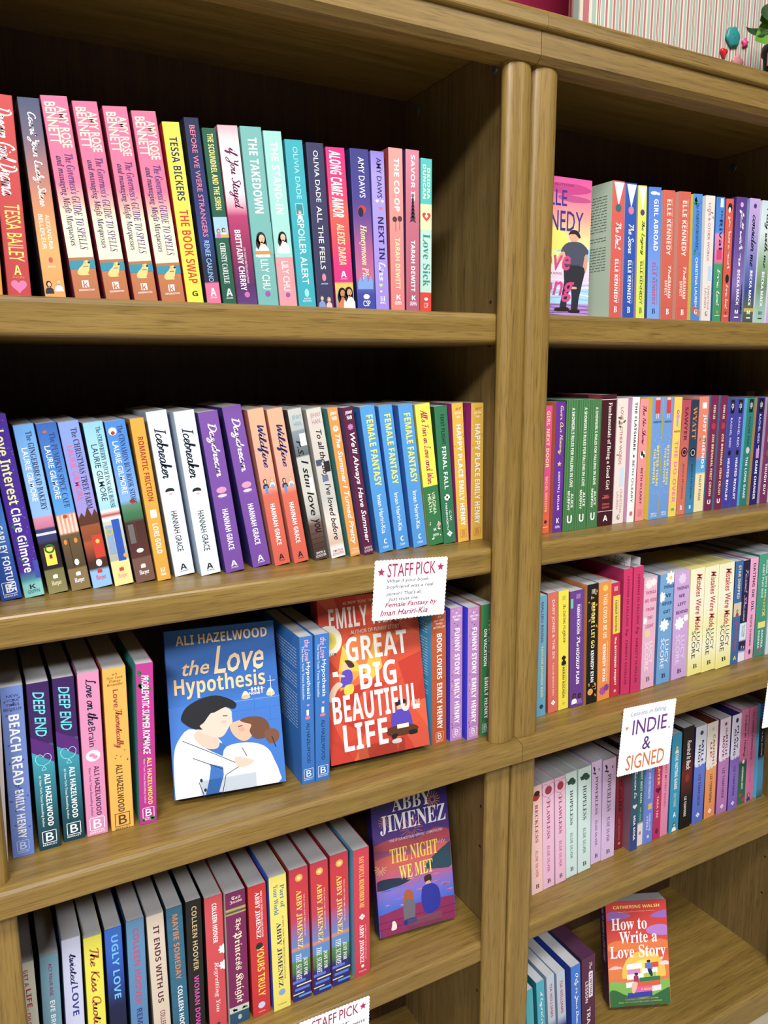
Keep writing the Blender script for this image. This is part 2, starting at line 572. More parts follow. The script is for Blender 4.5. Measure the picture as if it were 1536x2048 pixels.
class Print:
    """draws on a flat rectangle t wide, h high; s runs from the top (0) to the foot (1), w from left to right"""
    def __init__(self, mb, t, h, smax=1.0):
        self.mb, self.t, self.h, self.k, self.sm = mb, t, h, 0, smax

    def P(self, s, w):
        return ((w - 0.5) * self.t, -0.00008 - 0.000012 * self.k, (1 - s * self.sm) * self.h)

    def poly(self, pts, col):
        self.mb.face([self.P(s, w) for s, w in pts], col)

    def fan(self, s, w, pts, col):
        """star-shaped outline given as offsets (across, down) in units of t, around a centre"""
        k = self.t / (self.h * self.sm)
        c = self.P(s, w)
        ps = [self.P(s + d * k, w + a) for a, d in pts]
        n = len(ps)
        self.mb.mesh([c] + ps, [(0, 1 + i, 1 + (i + 1) % n) for i in range(n)], col)

    def ell(self, s, w, a, b, col, n=20):
        self.fan(s, w, [(a * math.cos(2 * math.pi * i / n), b * math.sin(2 * math.pi * i / n)) for i in range(n)], col)

    def text(self, sty, txt, col, s0, s1, w0, w1, upright):
        vs, fs = text_geo(sty, txt)
        if upright:
            vv = [self.P(s1 - y * (s1 - s0), w0 + x * (w1 - w0)) for x, y in vs]
        else:
            vv = [self.P(s0 + x * (s1 - s0), w0 + y * (w1 - w0)) for x, y in vs]
        self.mb.mesh(vv, fs, col)

    def item(self, it):
        p = it.split(' ')
        c = p[0]
        self.k += 1
        if c in 'TU':
            a = [float(x) for x in p[3:7]]
            self.text(p[1], ' '.join(p[7:]), ink(p[2]), a[0], a[1], a[2], a[3], c == 'U')
            return
        col = ink(p[1])
        a = [] if c == 'X' else [float(x) for x in p[2:] if not (len(x) == 6 and x.isalnum() and '.' not in x)]
        kk = self.t / (self.h * self.sm)
        if c == 'R':
            self.poly([(a[0], a[2]), (a[1], a[2]), (a[1], a[3]), (a[0], a[3])], col)
        elif c == 'O':
            self.ell(a[0], a[1], a[2], a[3], col)
        elif c == 'H':
            pts = []
            for i in range(28):
                th = 2 * math.pi * i / 28
                pts.append((a[2] * math.sin(th) ** 3, -a[2] * (13 * math.cos(th) - 5 * math.cos(2 * th) - 2 * math.cos(3 * th) - math.cos(4 * th)) / 16))
            self.fan(a[0], a[1], pts, col)
        elif c == 'h':      # looped heart drawn as a line
            pts = []
            for i in range(41):
                th = 2 * math.pi * i / 40 + math.pi * 0.02
                x = math.sin(th) ** 3
                y = -(13 * math.cos(th) - 5 * math.cos(2 * th) - 2 * math.cos(3 * th) - math.cos(4 * th)) / 16
                pts.append((a[2] * (x + 0.3 * (y > 0.5) * (1 if x > 0 else -1) * (-1)), a[2] * y * 1.3))
            self.line([(a[0] + y * kk, a[1] + x) for x, y in pts], 0.025, col)
        elif c == 'S':
            pts = []
            for i in range(10):
                r = a[2] * (1 if i % 2 == 0 else 0.45)
                pts.append((r * math.sin(math.pi * i / 5), -r * math.cos(math.pi * i / 5)))
            self.fan(a[0], a[1], pts, col)
        elif c == 'D':      # diamond colophon
            r = a[2]
            for dx, dy in ((-0.5, 0), (0.5, 0), (0, -0.5), (0, 0.5)):
                self.fan(a[0] + dy * r * kk, a[1] + dx * r, [(0.42 * r, 0), (0, 0.42 * r), (-0.42 * r, 0), (0, -0.42 * r)], col)
        elif c == 'B':      # letter in a double frame
            r = a[2]
            for q in (1.0,):
                l = 0.09 * r
                for (x0, x1, y0, y1) in ((-q * r, q * r, -q * r, -q * r + l), (-q * r, q * r, q * r - l, q * r), (-q * r, -q * r + l, -q * r, q * r), (q * r - l, q * r, -q * r, q * r)):
                    self.poly([(a[0] + y0 * kk, a[1] + x0), (a[0] + y1 * kk, a[1] + x0), (a[0] + y1 * kk, a[1] + x1), (a[0] + y0 * kk, a[1] + x1)], col)
            self.text('s', 'B', col, a[0] - 0.7 * r * kk, a[0] + 0.7 * r * kk, a[1] - 0.5 * r, a[1] + 0.6 * r, True)
            self.text('s', 'BERKLEY', col, a[0] + 1.15 * r * kk, a[0] + 1.4 * r * kk, a[1] - r, a[1] + r, True)
        elif c == 'V':      # three flame-like peaks
            n = 3
            w0, w1 = a[1], a[2]
            b = a[0]
            for i in range(n):
                x0 = w0 + (w1 - w0) * i / n
                x1 = w0 + (w1 - w0) * (i + 1) / n
                hgt = (0.30, 0.42, 0.34)[i] * (w1 - w0) * 2.0 * min(1, 0.5 + (w1 - w0)) * kk
                self.poly([(b + 0.012, x0), (b + 0.012, x1), (b - hgt * 0.5, x1), (b - hgt, (x0 + x1) / 2 + 0.1 * (x1 - x0)), (b - hgt * 0.4, x0)], col)
        elif c == 'W':      # wreath
            r = a[2]
            n = 18
            for i in range(n):
                t0, t1 = 2 * math.pi * i / n, 2 * math.pi * (i + 1) / n
                self.poly([(a[0] + r * q * math.sin(t) * kk, a[1] + r * q * math.cos(t)) for q, t in ((1, t0), (1, t1), (0.62, t1), (0.62, t0))], col)
        elif c == 'k':      # upright stripes
            n = int(a[0])
            s0, s1 = (a[1], a[2]) if len(a) > 2 else (0, 1)
            for i in range(n):
                x = (i + 0.5) / n
                self.poly([(s0, x - 0.25 / n), (s1, x - 0.25 / n), (s1, x + 0.25 / n), (s0, x + 0.25 / n)], col)
        elif c == 'K':      # fine lines across
            s0, s1, n = a[0], a[1], int(a[2])
            for i in range(n):
                s = s0 + (s1 - s0) * (i + 0.5) / n
                self.poly([(s, 0.03), (s + 0.003, 0.03), (s + 0.003, 0.97), (s, 0.97)], col)
        elif c == 'L':      # scatter of leaves
            n, s0, s1, sz = int(a[0]), a[1], a[2], a[3]
            rg = random.Random(int(a[4]))
            for i in range(n):
                an = rg.uniform(0, 6.28)
                L = sz * rg.uniform(0.35, 0.75)
                pts = []
                for j in range(10):
                    t = j / 10 * 2 * math.pi
                    x, y = L * math.cos(t), L * 0.45 * math.sin(t) * (1 - 0.3 * math.cos(t))
                    pts.append((x * math.cos(an) - y * math.sin(an), x * math.sin(an) + y * math.cos(an)))
                w = rg.choice((rg.uniform(0.16, 0.32), rg.uniform(0.68, 0.84)))
                self.fan(rg.uniform(s0 + 0.015, max(s0 + 0.02, s1 - 0.015)), w, [(max(-w + 0.02, min(0.98 - w, x)), y) for x, y in pts], col)
        elif c == 'N':      # scatter of short sprigs
            n, s0, s1, sz = int(a[0]), a[1], a[2], a[3]
            rg = random.Random(int(a[4]))
            for i in range(n):
                s, w, an = rg.uniform(s0, s1), rg.uniform(0.1, 0.9), rg.uniform(0, 3.14)
                for da in (0, 1.0, -1.0):
                    dx, dy = math.cos(an + da) * sz * 0.5, math.sin(an + da) * sz * 0.5
                    nx, ny = -dy * 0.3, dx * 0.3
                    if 0.02 < w + dx < 0.98:
                        self.poly([(s, w), (s + (dy * 0.5 + ny) * kk, w + dx * 0.5 + nx), (s + dy * kk, w + dx), (s + (dy * 0.5 - ny) * kk, w + dx * 0.5 - nx)], col)
        elif c == 'C':      # confetti
            n, s0, s1 = int(a[0]), a[1], a[2]
            rg = random.Random(int(a[3]))
            for i in range(n * 3):
                s, w, an = rg.uniform(s0, s1), rg.uniform(0.06, 0.94), rg.uniform(0, 3.14)
                self.fan(s, w, [(0.035 * math.cos(an), 0.035 * math.sin(an)), (-0.012 * math.sin(an), 0.012 * math.cos(an)), (-0.035 * math.cos(an), -0.035 * math.sin(an)), (0.012 * math.sin(an), -0.012 * math.cos(an))], col)
        elif c == 'F':      # open blossom
            r = a[2]
            pts = []
            for i in range(40):
                th = 2 * math.pi * i / 40
                q = r * (0.62 + 0.38 * abs(math.cos(4 * th)))
                x = q * math.cos(th)
                pts.append((max(-a[1] + 0.01, min(0.99 - a[1], x)), q * math.sin(th)))
            self.fan(a[0], min(0.98, max(0.02, a[1])), pts, col)
        elif c == 'Y':      # conifer
            n = 7
            H, Wd = a[2], a[3]
            for i in range(n):
                y0 = a[0] + (i - n / 2) * H * 2 / n * kk * 1.6
                hw = Wd * (0.25 + 0.75 * i / n) * 0.55
                self.poly([(y0, a[1]), (y0 + H * kk, a[1] - hw), (y0 + H * kk * 0.8, a[1]), (y0 + H * kk, a[1] + hw)], col)
        elif c == 'P':      # small figure: hair, face, shoulders
            hair, skin, top = ink(p[1]), ink(p[2]), ink(p[3])
            s, w, z = [float(x) for x in p[4:7]]
            cl = lambda pts: [(max(-w + 0.01, min(0.99 - w, x)), y) for x, y in pts]
            self.fan(s + 0.55 * z * kk, w, cl([(-0.10 * z, -0.25 * z), (0.10 * z, -0.25 * z), (0.36 * z, -0.02 * z), (0.42 * z, 0.42 * z), (-0.42 * z, 0.42 * z), (-0.36 * z, -0.02 * z)]), top)
            self.k += 1
            self.fan(s, w, cl([(0.27 * z * math.cos(t), 0.34 * z * math.sin(t) + 0.03 * z) for t in [2 * math.pi * i / 18 for i in range(18)]]), hair)
            if z > 0.7:
                self.fan(s + 0.28 * z * kk, w - 0.02 * z, cl([(0.31 * z * math.cos(t), 0.44 * z * math.sin(t)) for t in [2 * math.pi * i / 20 for i in range(20)]]), hair)
                self.k += 1
                self.fan(s + 0.72 * z * kk, w + 0.05 * z, cl([(-0.10 * z, -0.4 * z), (0.14 * z, -0.4 * z), (0.34 * z, -0.1 * z), (0.36 * z, 0.3 * z), (-0.36 * z, 0.3 * z), (-0.28 * z, -0.1 * z)]), top)
            self.k += 1
            self.fan(s, w, cl([(0.17 * z * math.cos(t) + 0.03 * z, 0.22 * z * math.sin(t) + 0.05 * z) for t in [2 * math.pi * i / 16 for i in range(16)]]), skin)
            if z > 0.7:
                self.k += 1
                for ex in (-0.05, 0.10):
                    self.ell(s + 0.04 * z * kk, w + ex * z, 0.022 * z, 0.016 * z, ink('2A1C1A'), 8)
                self.ell(s + 0.16 * z * kk, w + 0.03 * z, 0.04 * z, 0.018 * z, ink('C0303A'), 8)
                self.k -= 1
            self.poly([(s + 0.2 * z * kk, w - 0.06 * z), (s + 0.36 * z * kk, w - 0.08 * z), (s + 0.36 * z * kk, w + 0.09 * z), (s + 0.2 * z * kk, w + 0.08 * z)], skin)
        elif c == 'X':      # free outline, smoothed
            P = [tuple(float(v) for v in q.split(',')) for q in p[2:]]
            self.poly([(sv, min(0.99, max(0.01, wv))) for sv, wv in spline(P + [P[0]], 3)[:-1]], col)
        elif c == 'G':      # slanting band
            self.poly([(a[0] - 0.02, 0), (a[1] - 0.01, 0), (a[1] + 0.07, 1), (a[0] + 0.05, 1)], col)
        elif c == 'Q':      # pennant pointing down
            self.poly([(a[0], 0.08), (a[1], 0.5), (a[0], 0.94)], col)
        elif c == 'v':      # torn paper edge
            n = 9
            rg = random.Random(5)
            for i in range(n):
                x0, x1 = i / n, (i + 1) / n
                self.poly([(a[0] - 0.03, x0), (a[0] + rg.uniform(-0.02, 0.015), x0), (a[0] + rg.uniform(-0.02, 0.015), x1), (a[0] - 0.03, x1)], col)

    def line(self, pts, wd, col):
        kk = self.t / (self.h * self.sm)
        for (s0, w0), (s1, w1) in zip(pts, pts[1:]):
            dx, dy = w1 - w0, (s1 - s0) / kk
            L = math.hypot(dx, dy) or 1
            nx, ny = -dy / L * wd / 2, dx / L * wd / 2
            self.poly([(s0 + ny * kk, w0 + nx), (s1 + ny * kk, w1 + nx), (s1 - ny * kk, w1 - nx), (s0 - ny * kk, w0 - nx)], col)


def stops(spec):
    out = []
    for q in spec.split(','):
        c, s = (q.split('@') + ['0'])[:2]
        out.append((float(s), ink(c)))
    if out[0][0] > 0:
        out.insert(0, (0.0, out[0][1]))
    if out[-1][0] < 1:
        out.append((1.0, out[-1][1]))
    return out


def panel(mb, t, h, st, e=0.0008, sm=1.0):
    """printed sheet, t wide, with softly rolled long edges; design stops run down it"""
    prof = [(-t / 2, 0.0012), (-t / 2 + 0.25 * e, 0.0004), (-t / 2 + e, 0), (t / 2 - e, 0), (t / 2 - 0.25 * e, 0.0004), (t / 2, 0.0012)]
    for (s0, c0), (s1, c1) in zip(st, st[1:]):
        if s1 - s0 < 1e-6:
            continue
        z0, z1 = (1 - s0 * sm) * h, (1 - s1 * sm) * h
        if s1 >= 0.9999:
            z1 = 0.0
        for (x0, y0), (x1, y1) in zip(prof, prof[1:]):
            mb.face([(x0, y0, z0), (x0, y0, z1), (x1, y1, z1), (x1, y1, z0)], [c0, c1, c1, c0], True)
    mb.face([(x, y, h) for x, y in prof], st[0][1])


def make_book(root, t, h, d, base, items, opts, smax=1.0):
    st = stops(base)
    m = MB()
    panel(m, t, h, st, sm=smax)
    pr = Print(m, t, h, smax)
    for it in items:
        pr.item(it)
    m.build('spine', COVER, root, True, False)
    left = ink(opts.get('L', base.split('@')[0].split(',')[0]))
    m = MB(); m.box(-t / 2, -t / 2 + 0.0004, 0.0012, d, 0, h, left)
    if 'LT' in opts:
        blurb(m, -t / 2 - 0.0001, d, h, ink(opts['LT']), int(opts.get('seed', '1')))
    if 'LP' in opts:
        m.face([(-t / 2 - 0.00008, 0.03, 0.001), (-t / 2 - 0.00008, 0.03, h - 0.001), (-t / 2 - 0.00008, d - 0.001, h - 0.001), (-t / 2 - 0.00008, d - 0.001, 0.001)], ink(opts['LP']))
    m.build('back_cover', COVER, root, True)
    m = MB(); m.box(t / 2 - 0.0004, t / 2, 0.0012, d, 0, h, ink(opts['RC']) if 'RC' in opts else st[0][1])
    m.build('front_cover', COVER, root, True)
    m = MB(); m.box(-t / 2 + 0.00045, t / 2 - 0.00045, 0.0012, d - 0.0006, 0.0004, h - 0.0007)
    m.build('page_block', page_mat(opts.get('pg')), root)


def blurb(m, x, d, h, col, seed):
    """rows of small print on a rear cover, as short dashes"""
    rg = random.Random(seed)
    z = h * 0.90
    while z > h * 0.36:
        y = 0.012
        if rg.random() < 0.12:
            z -= 0.006
        end = d - 0.012 - rg.choice((0, 0, 0, 0.03))
        while y < end:
            L = rg.uniform(0.004, 0.011)
            m.face([(x, y, z), (x, min(end, y + L), z), (x, min(end, y + L), z + 0.0011), (x, y, z + 0.0011)], col)
            y += L + 0.0018
        z -= 0.0042

GEO = '''A0 -6496 550 193 1972 0.2;A1 -6238 550 224 1988 -0.8;A2 -5889 550 207 1993 -3.4;A3 -5562 550 262 2048 -5.6;A4 -5246 550 254 2041 -6.1;
A5 -4940 550 256 2036 -6.2;A6 -4634 550 266 2032 -6.4;A7 -4380 550 190 1963 -5.6;A8 -4159 550 168 2041 -5.1;A9 -3969 550 164 1958 -5.1;
A10 -3746 550 240 2014 -5.1;A11 -3485 550 259 2036 -4.6;A12 -3225 550 227 2024 -4.5;A13 -2973 550 229 1962 -4.2;A14 -2725 550 228 1962 -3.4;
A15 -2449 550 256 1943 -3.6;A16 -2144 550 260 1967 -2.8;A17 -1908 550 192 1972 -2.2;A18 -1679 550 205 2043 -1.1;A19 -1451 550 201 2053 -0.4;
A20 -1249 550 173 1973 -0.1;B0 -6586 564 213 1852 -6.3;B1 -6352 567 207 2035 -6.5;B2 -6100 602 208 1921 -6.5;B3 -5854 604 211 1934 -7.0;
B4 -5619 603 217 1942 -7.2;B5 -5381 579 214 1926 -6.8;B6 -5130 591 227 1933 -7.1;B7 -4919 562 160 1954 -6.2;B8 -4646 660 244 2027 -6.8;
B9 -4352 539 245 2024 -6.8;B10 -4050 516 241 2012 -7.5;B11 -3669 605 241 2070 -9.0;B12 -3403 555 211 2029 -8.6;B13 -3138 560 208 2028 -9.0;
B14 -2848 564 186 2021 -9.7;B15 -2599 558 209 2018 -9.4;B16 -2360 534 146 2021 -8.9;B17 -2161 522 157 2024 -8.5;B18 -1886 521 219 2026 -8.2;
B19 -1596 570 210 2025 -7.9;B20 -1309 565 225 2028 -7.3;B21 -1044 558 241 2028 -7.2;B22 -807 563 210 1989 -5.4;B23 -580 547 186 2022 -4.1;
B24 -322 580 213 2015 -0.8;C0 -6984 254 206 2003 2.3;C1 -6720 286 227 2029 1.0;C2 -6440 295 229 2017 0.5;C3 -6173 337 232 2009 0.5;
C4 -5918 318 235 2027 0.8;C5 -5634 299 261 2030 0.7;C6 -5340 259 201 2033 1.9;C8 -3272 173 185 2042 0.3;C9 -3070 162 205 2040 0.8;
C11 -1165 246 243 2029 -0.9;C12 -879 235 209 2047 -0.6;C13 -643 144 200 2044 -0.5;C14 -391 156 212 2044 -0.5;D1 -6823 520 185 1882 0.2;
D2 -6606 508 210 1891 1.5;D3 -6352 496 216 2027 1.5;D4 -6094 484 213 1965 1.1;D5 -5836 472 204 1995 0.6;D6 -5582 460 219 2020 0.9;
D7 -5296 448 214 2010 -0.3;D8 -5059 436 207 2034 -0.2;D9 -4849 424 205 2049 0.8;D10 -4574 412 240 2021 0.3;D11 -4283 385 275 2009 0.3;
D12 -3973 367 254 2010 -0.2;D13 -3684 329 250 2076 -0.4;D14 -3375 345 278 2074 -0.3;D15 -3073 321 268 2088 -0.4;D16 -2766 337 282 2099 -0.2;
D17 -2422 332 250 2064 -0.1;E2 2211 550 238 2041 -1.2;E3 2497 550 233 2037 -1.9;E4 2759 550 181 2027 -2.6;E5 3050 550 264 2030 -3.1;
E6 3362 550 251 2015 -3.0;E7 3707 550 266 2029 -2.7;E8 4033 550 211 2026 -3.4;E9 4294 550 219 2029 -2.3;E10 4562 550 203 2031 -2.8;
E11 4780 550 179 2026 -2.5;E12 5052 550 269 2080 -1.8;E13 5367 550 262 2092 -1.0;E14 5680 550 274 2086 -0.6;E15 5996 550 253 2110 -0.1;
F1 856 437 153 1952 -0.2;F2 1070 409 181 2006 -0.2;F3 1289 385 245 2031 -0.2;F4 1541 393 231 2031 -0.1;F5 1789 406 214 2030 -0.3;
F6 2075 416 316 2096 -0.7;F7 2393 448 231 2026 -0.4;F8 2648 423 156 2042 -0.1;F9 2870 435 187 2008 -0.7;F10 3157 404 230 2028 -1.3;
F11 3420 429 202 2025 -0.8;F12 3651 443 181 2023 -0.3;F13 3919 498 197 1970 -0.2;F14 4154 508 196 1965 -0.7;F15 4415 532 233 2013 -0.9;
F16 4660 525 197 2027 -0.6;F17 4905 519 189 2022 -0.7;F18 5125 530 189 1960 -0.2;F19 5366 550 201 1959 -0.3;F20 5611 532 197 1966 0.4;
F21 5892 525 208 1968 0.0;F22 6189 531 214 1968 0.2;F23 6483 522 261 1968 -0.2;G1 748 257 183 1981 -1.4;G2 1009 276 198 1998 -2.5;
G3 1232 282 205 1996 -2.5;G4 1481 248 286 1970 -2.4;G5 1783 228 230 2037 -2.2;G6 2056 235 270 2034 -2.3;G7 2313 242 195 1985 -2.9;
G8 2537 229 195 2192 -1.8;G9 2749 200 215 2210 -1.9;G10 3065 234 303 1979 -1.7;G11 3456 247 321 1976 -1.3;G12 3864 256 360 1974 -2.2;
G13 4253 242 348 1974 -2.5;G14 4624 246 345 1970 -2.5;G15 5000 226 389 1981 -2.6;G16 5310 230 201 1979 -1.6;G17 5559 265 180 1951 -1.4;
G18 5789 273 214 1970 -1.8;G19 6081 271 315 2013 -1.6;G20 6390 254 287 2064 -0.4;H1 1018 505 243 2021 -3.1;H2 1286 525 245 2020 -2.9;
H3 1560 534 230 2026 -3.1;H4 1840 567 247 2022 -3.1;H5 2143 577 289 2019 -2.7;H6 2484 646 232 2021 -2.6;H7 2766 641 313 1984 -1.9;
H8 3147 746 189 1935 -2.2;H9 3358 587 180 2030 -2.0;H10 3568 641 146 1960 -1.9;H11 3763 622 234 2030 -1.7;H12 4006 635 198 2030 -1.7;
H13 4208 646 197 2165 -1.5;H14 4483 641 255 2042 -1.9;H15 4769 620 286 2127 -1.7;H16 5130 627 304 2057 -1.6;H17 5483 631 300 2054 -2.4;
H18 5834 623 302 2059 -2.1;H19 6122 595 263 2080 -1.9;H20 6468 646 224 2108 -2.6;H21 6704 646 238 2106 -2.0;H22 7015 627 183 2127 -3.2;
I1 898 300 163 1972 -5.0;I2 1145 300 170 2040 -5.0;I3 1371 300 167 2057 -5.0;I4 1600 300 185 2022 -4.9;I5 1917 300 216 2014 -4.2;
I6 2194 300 313 2065 -3.4'''
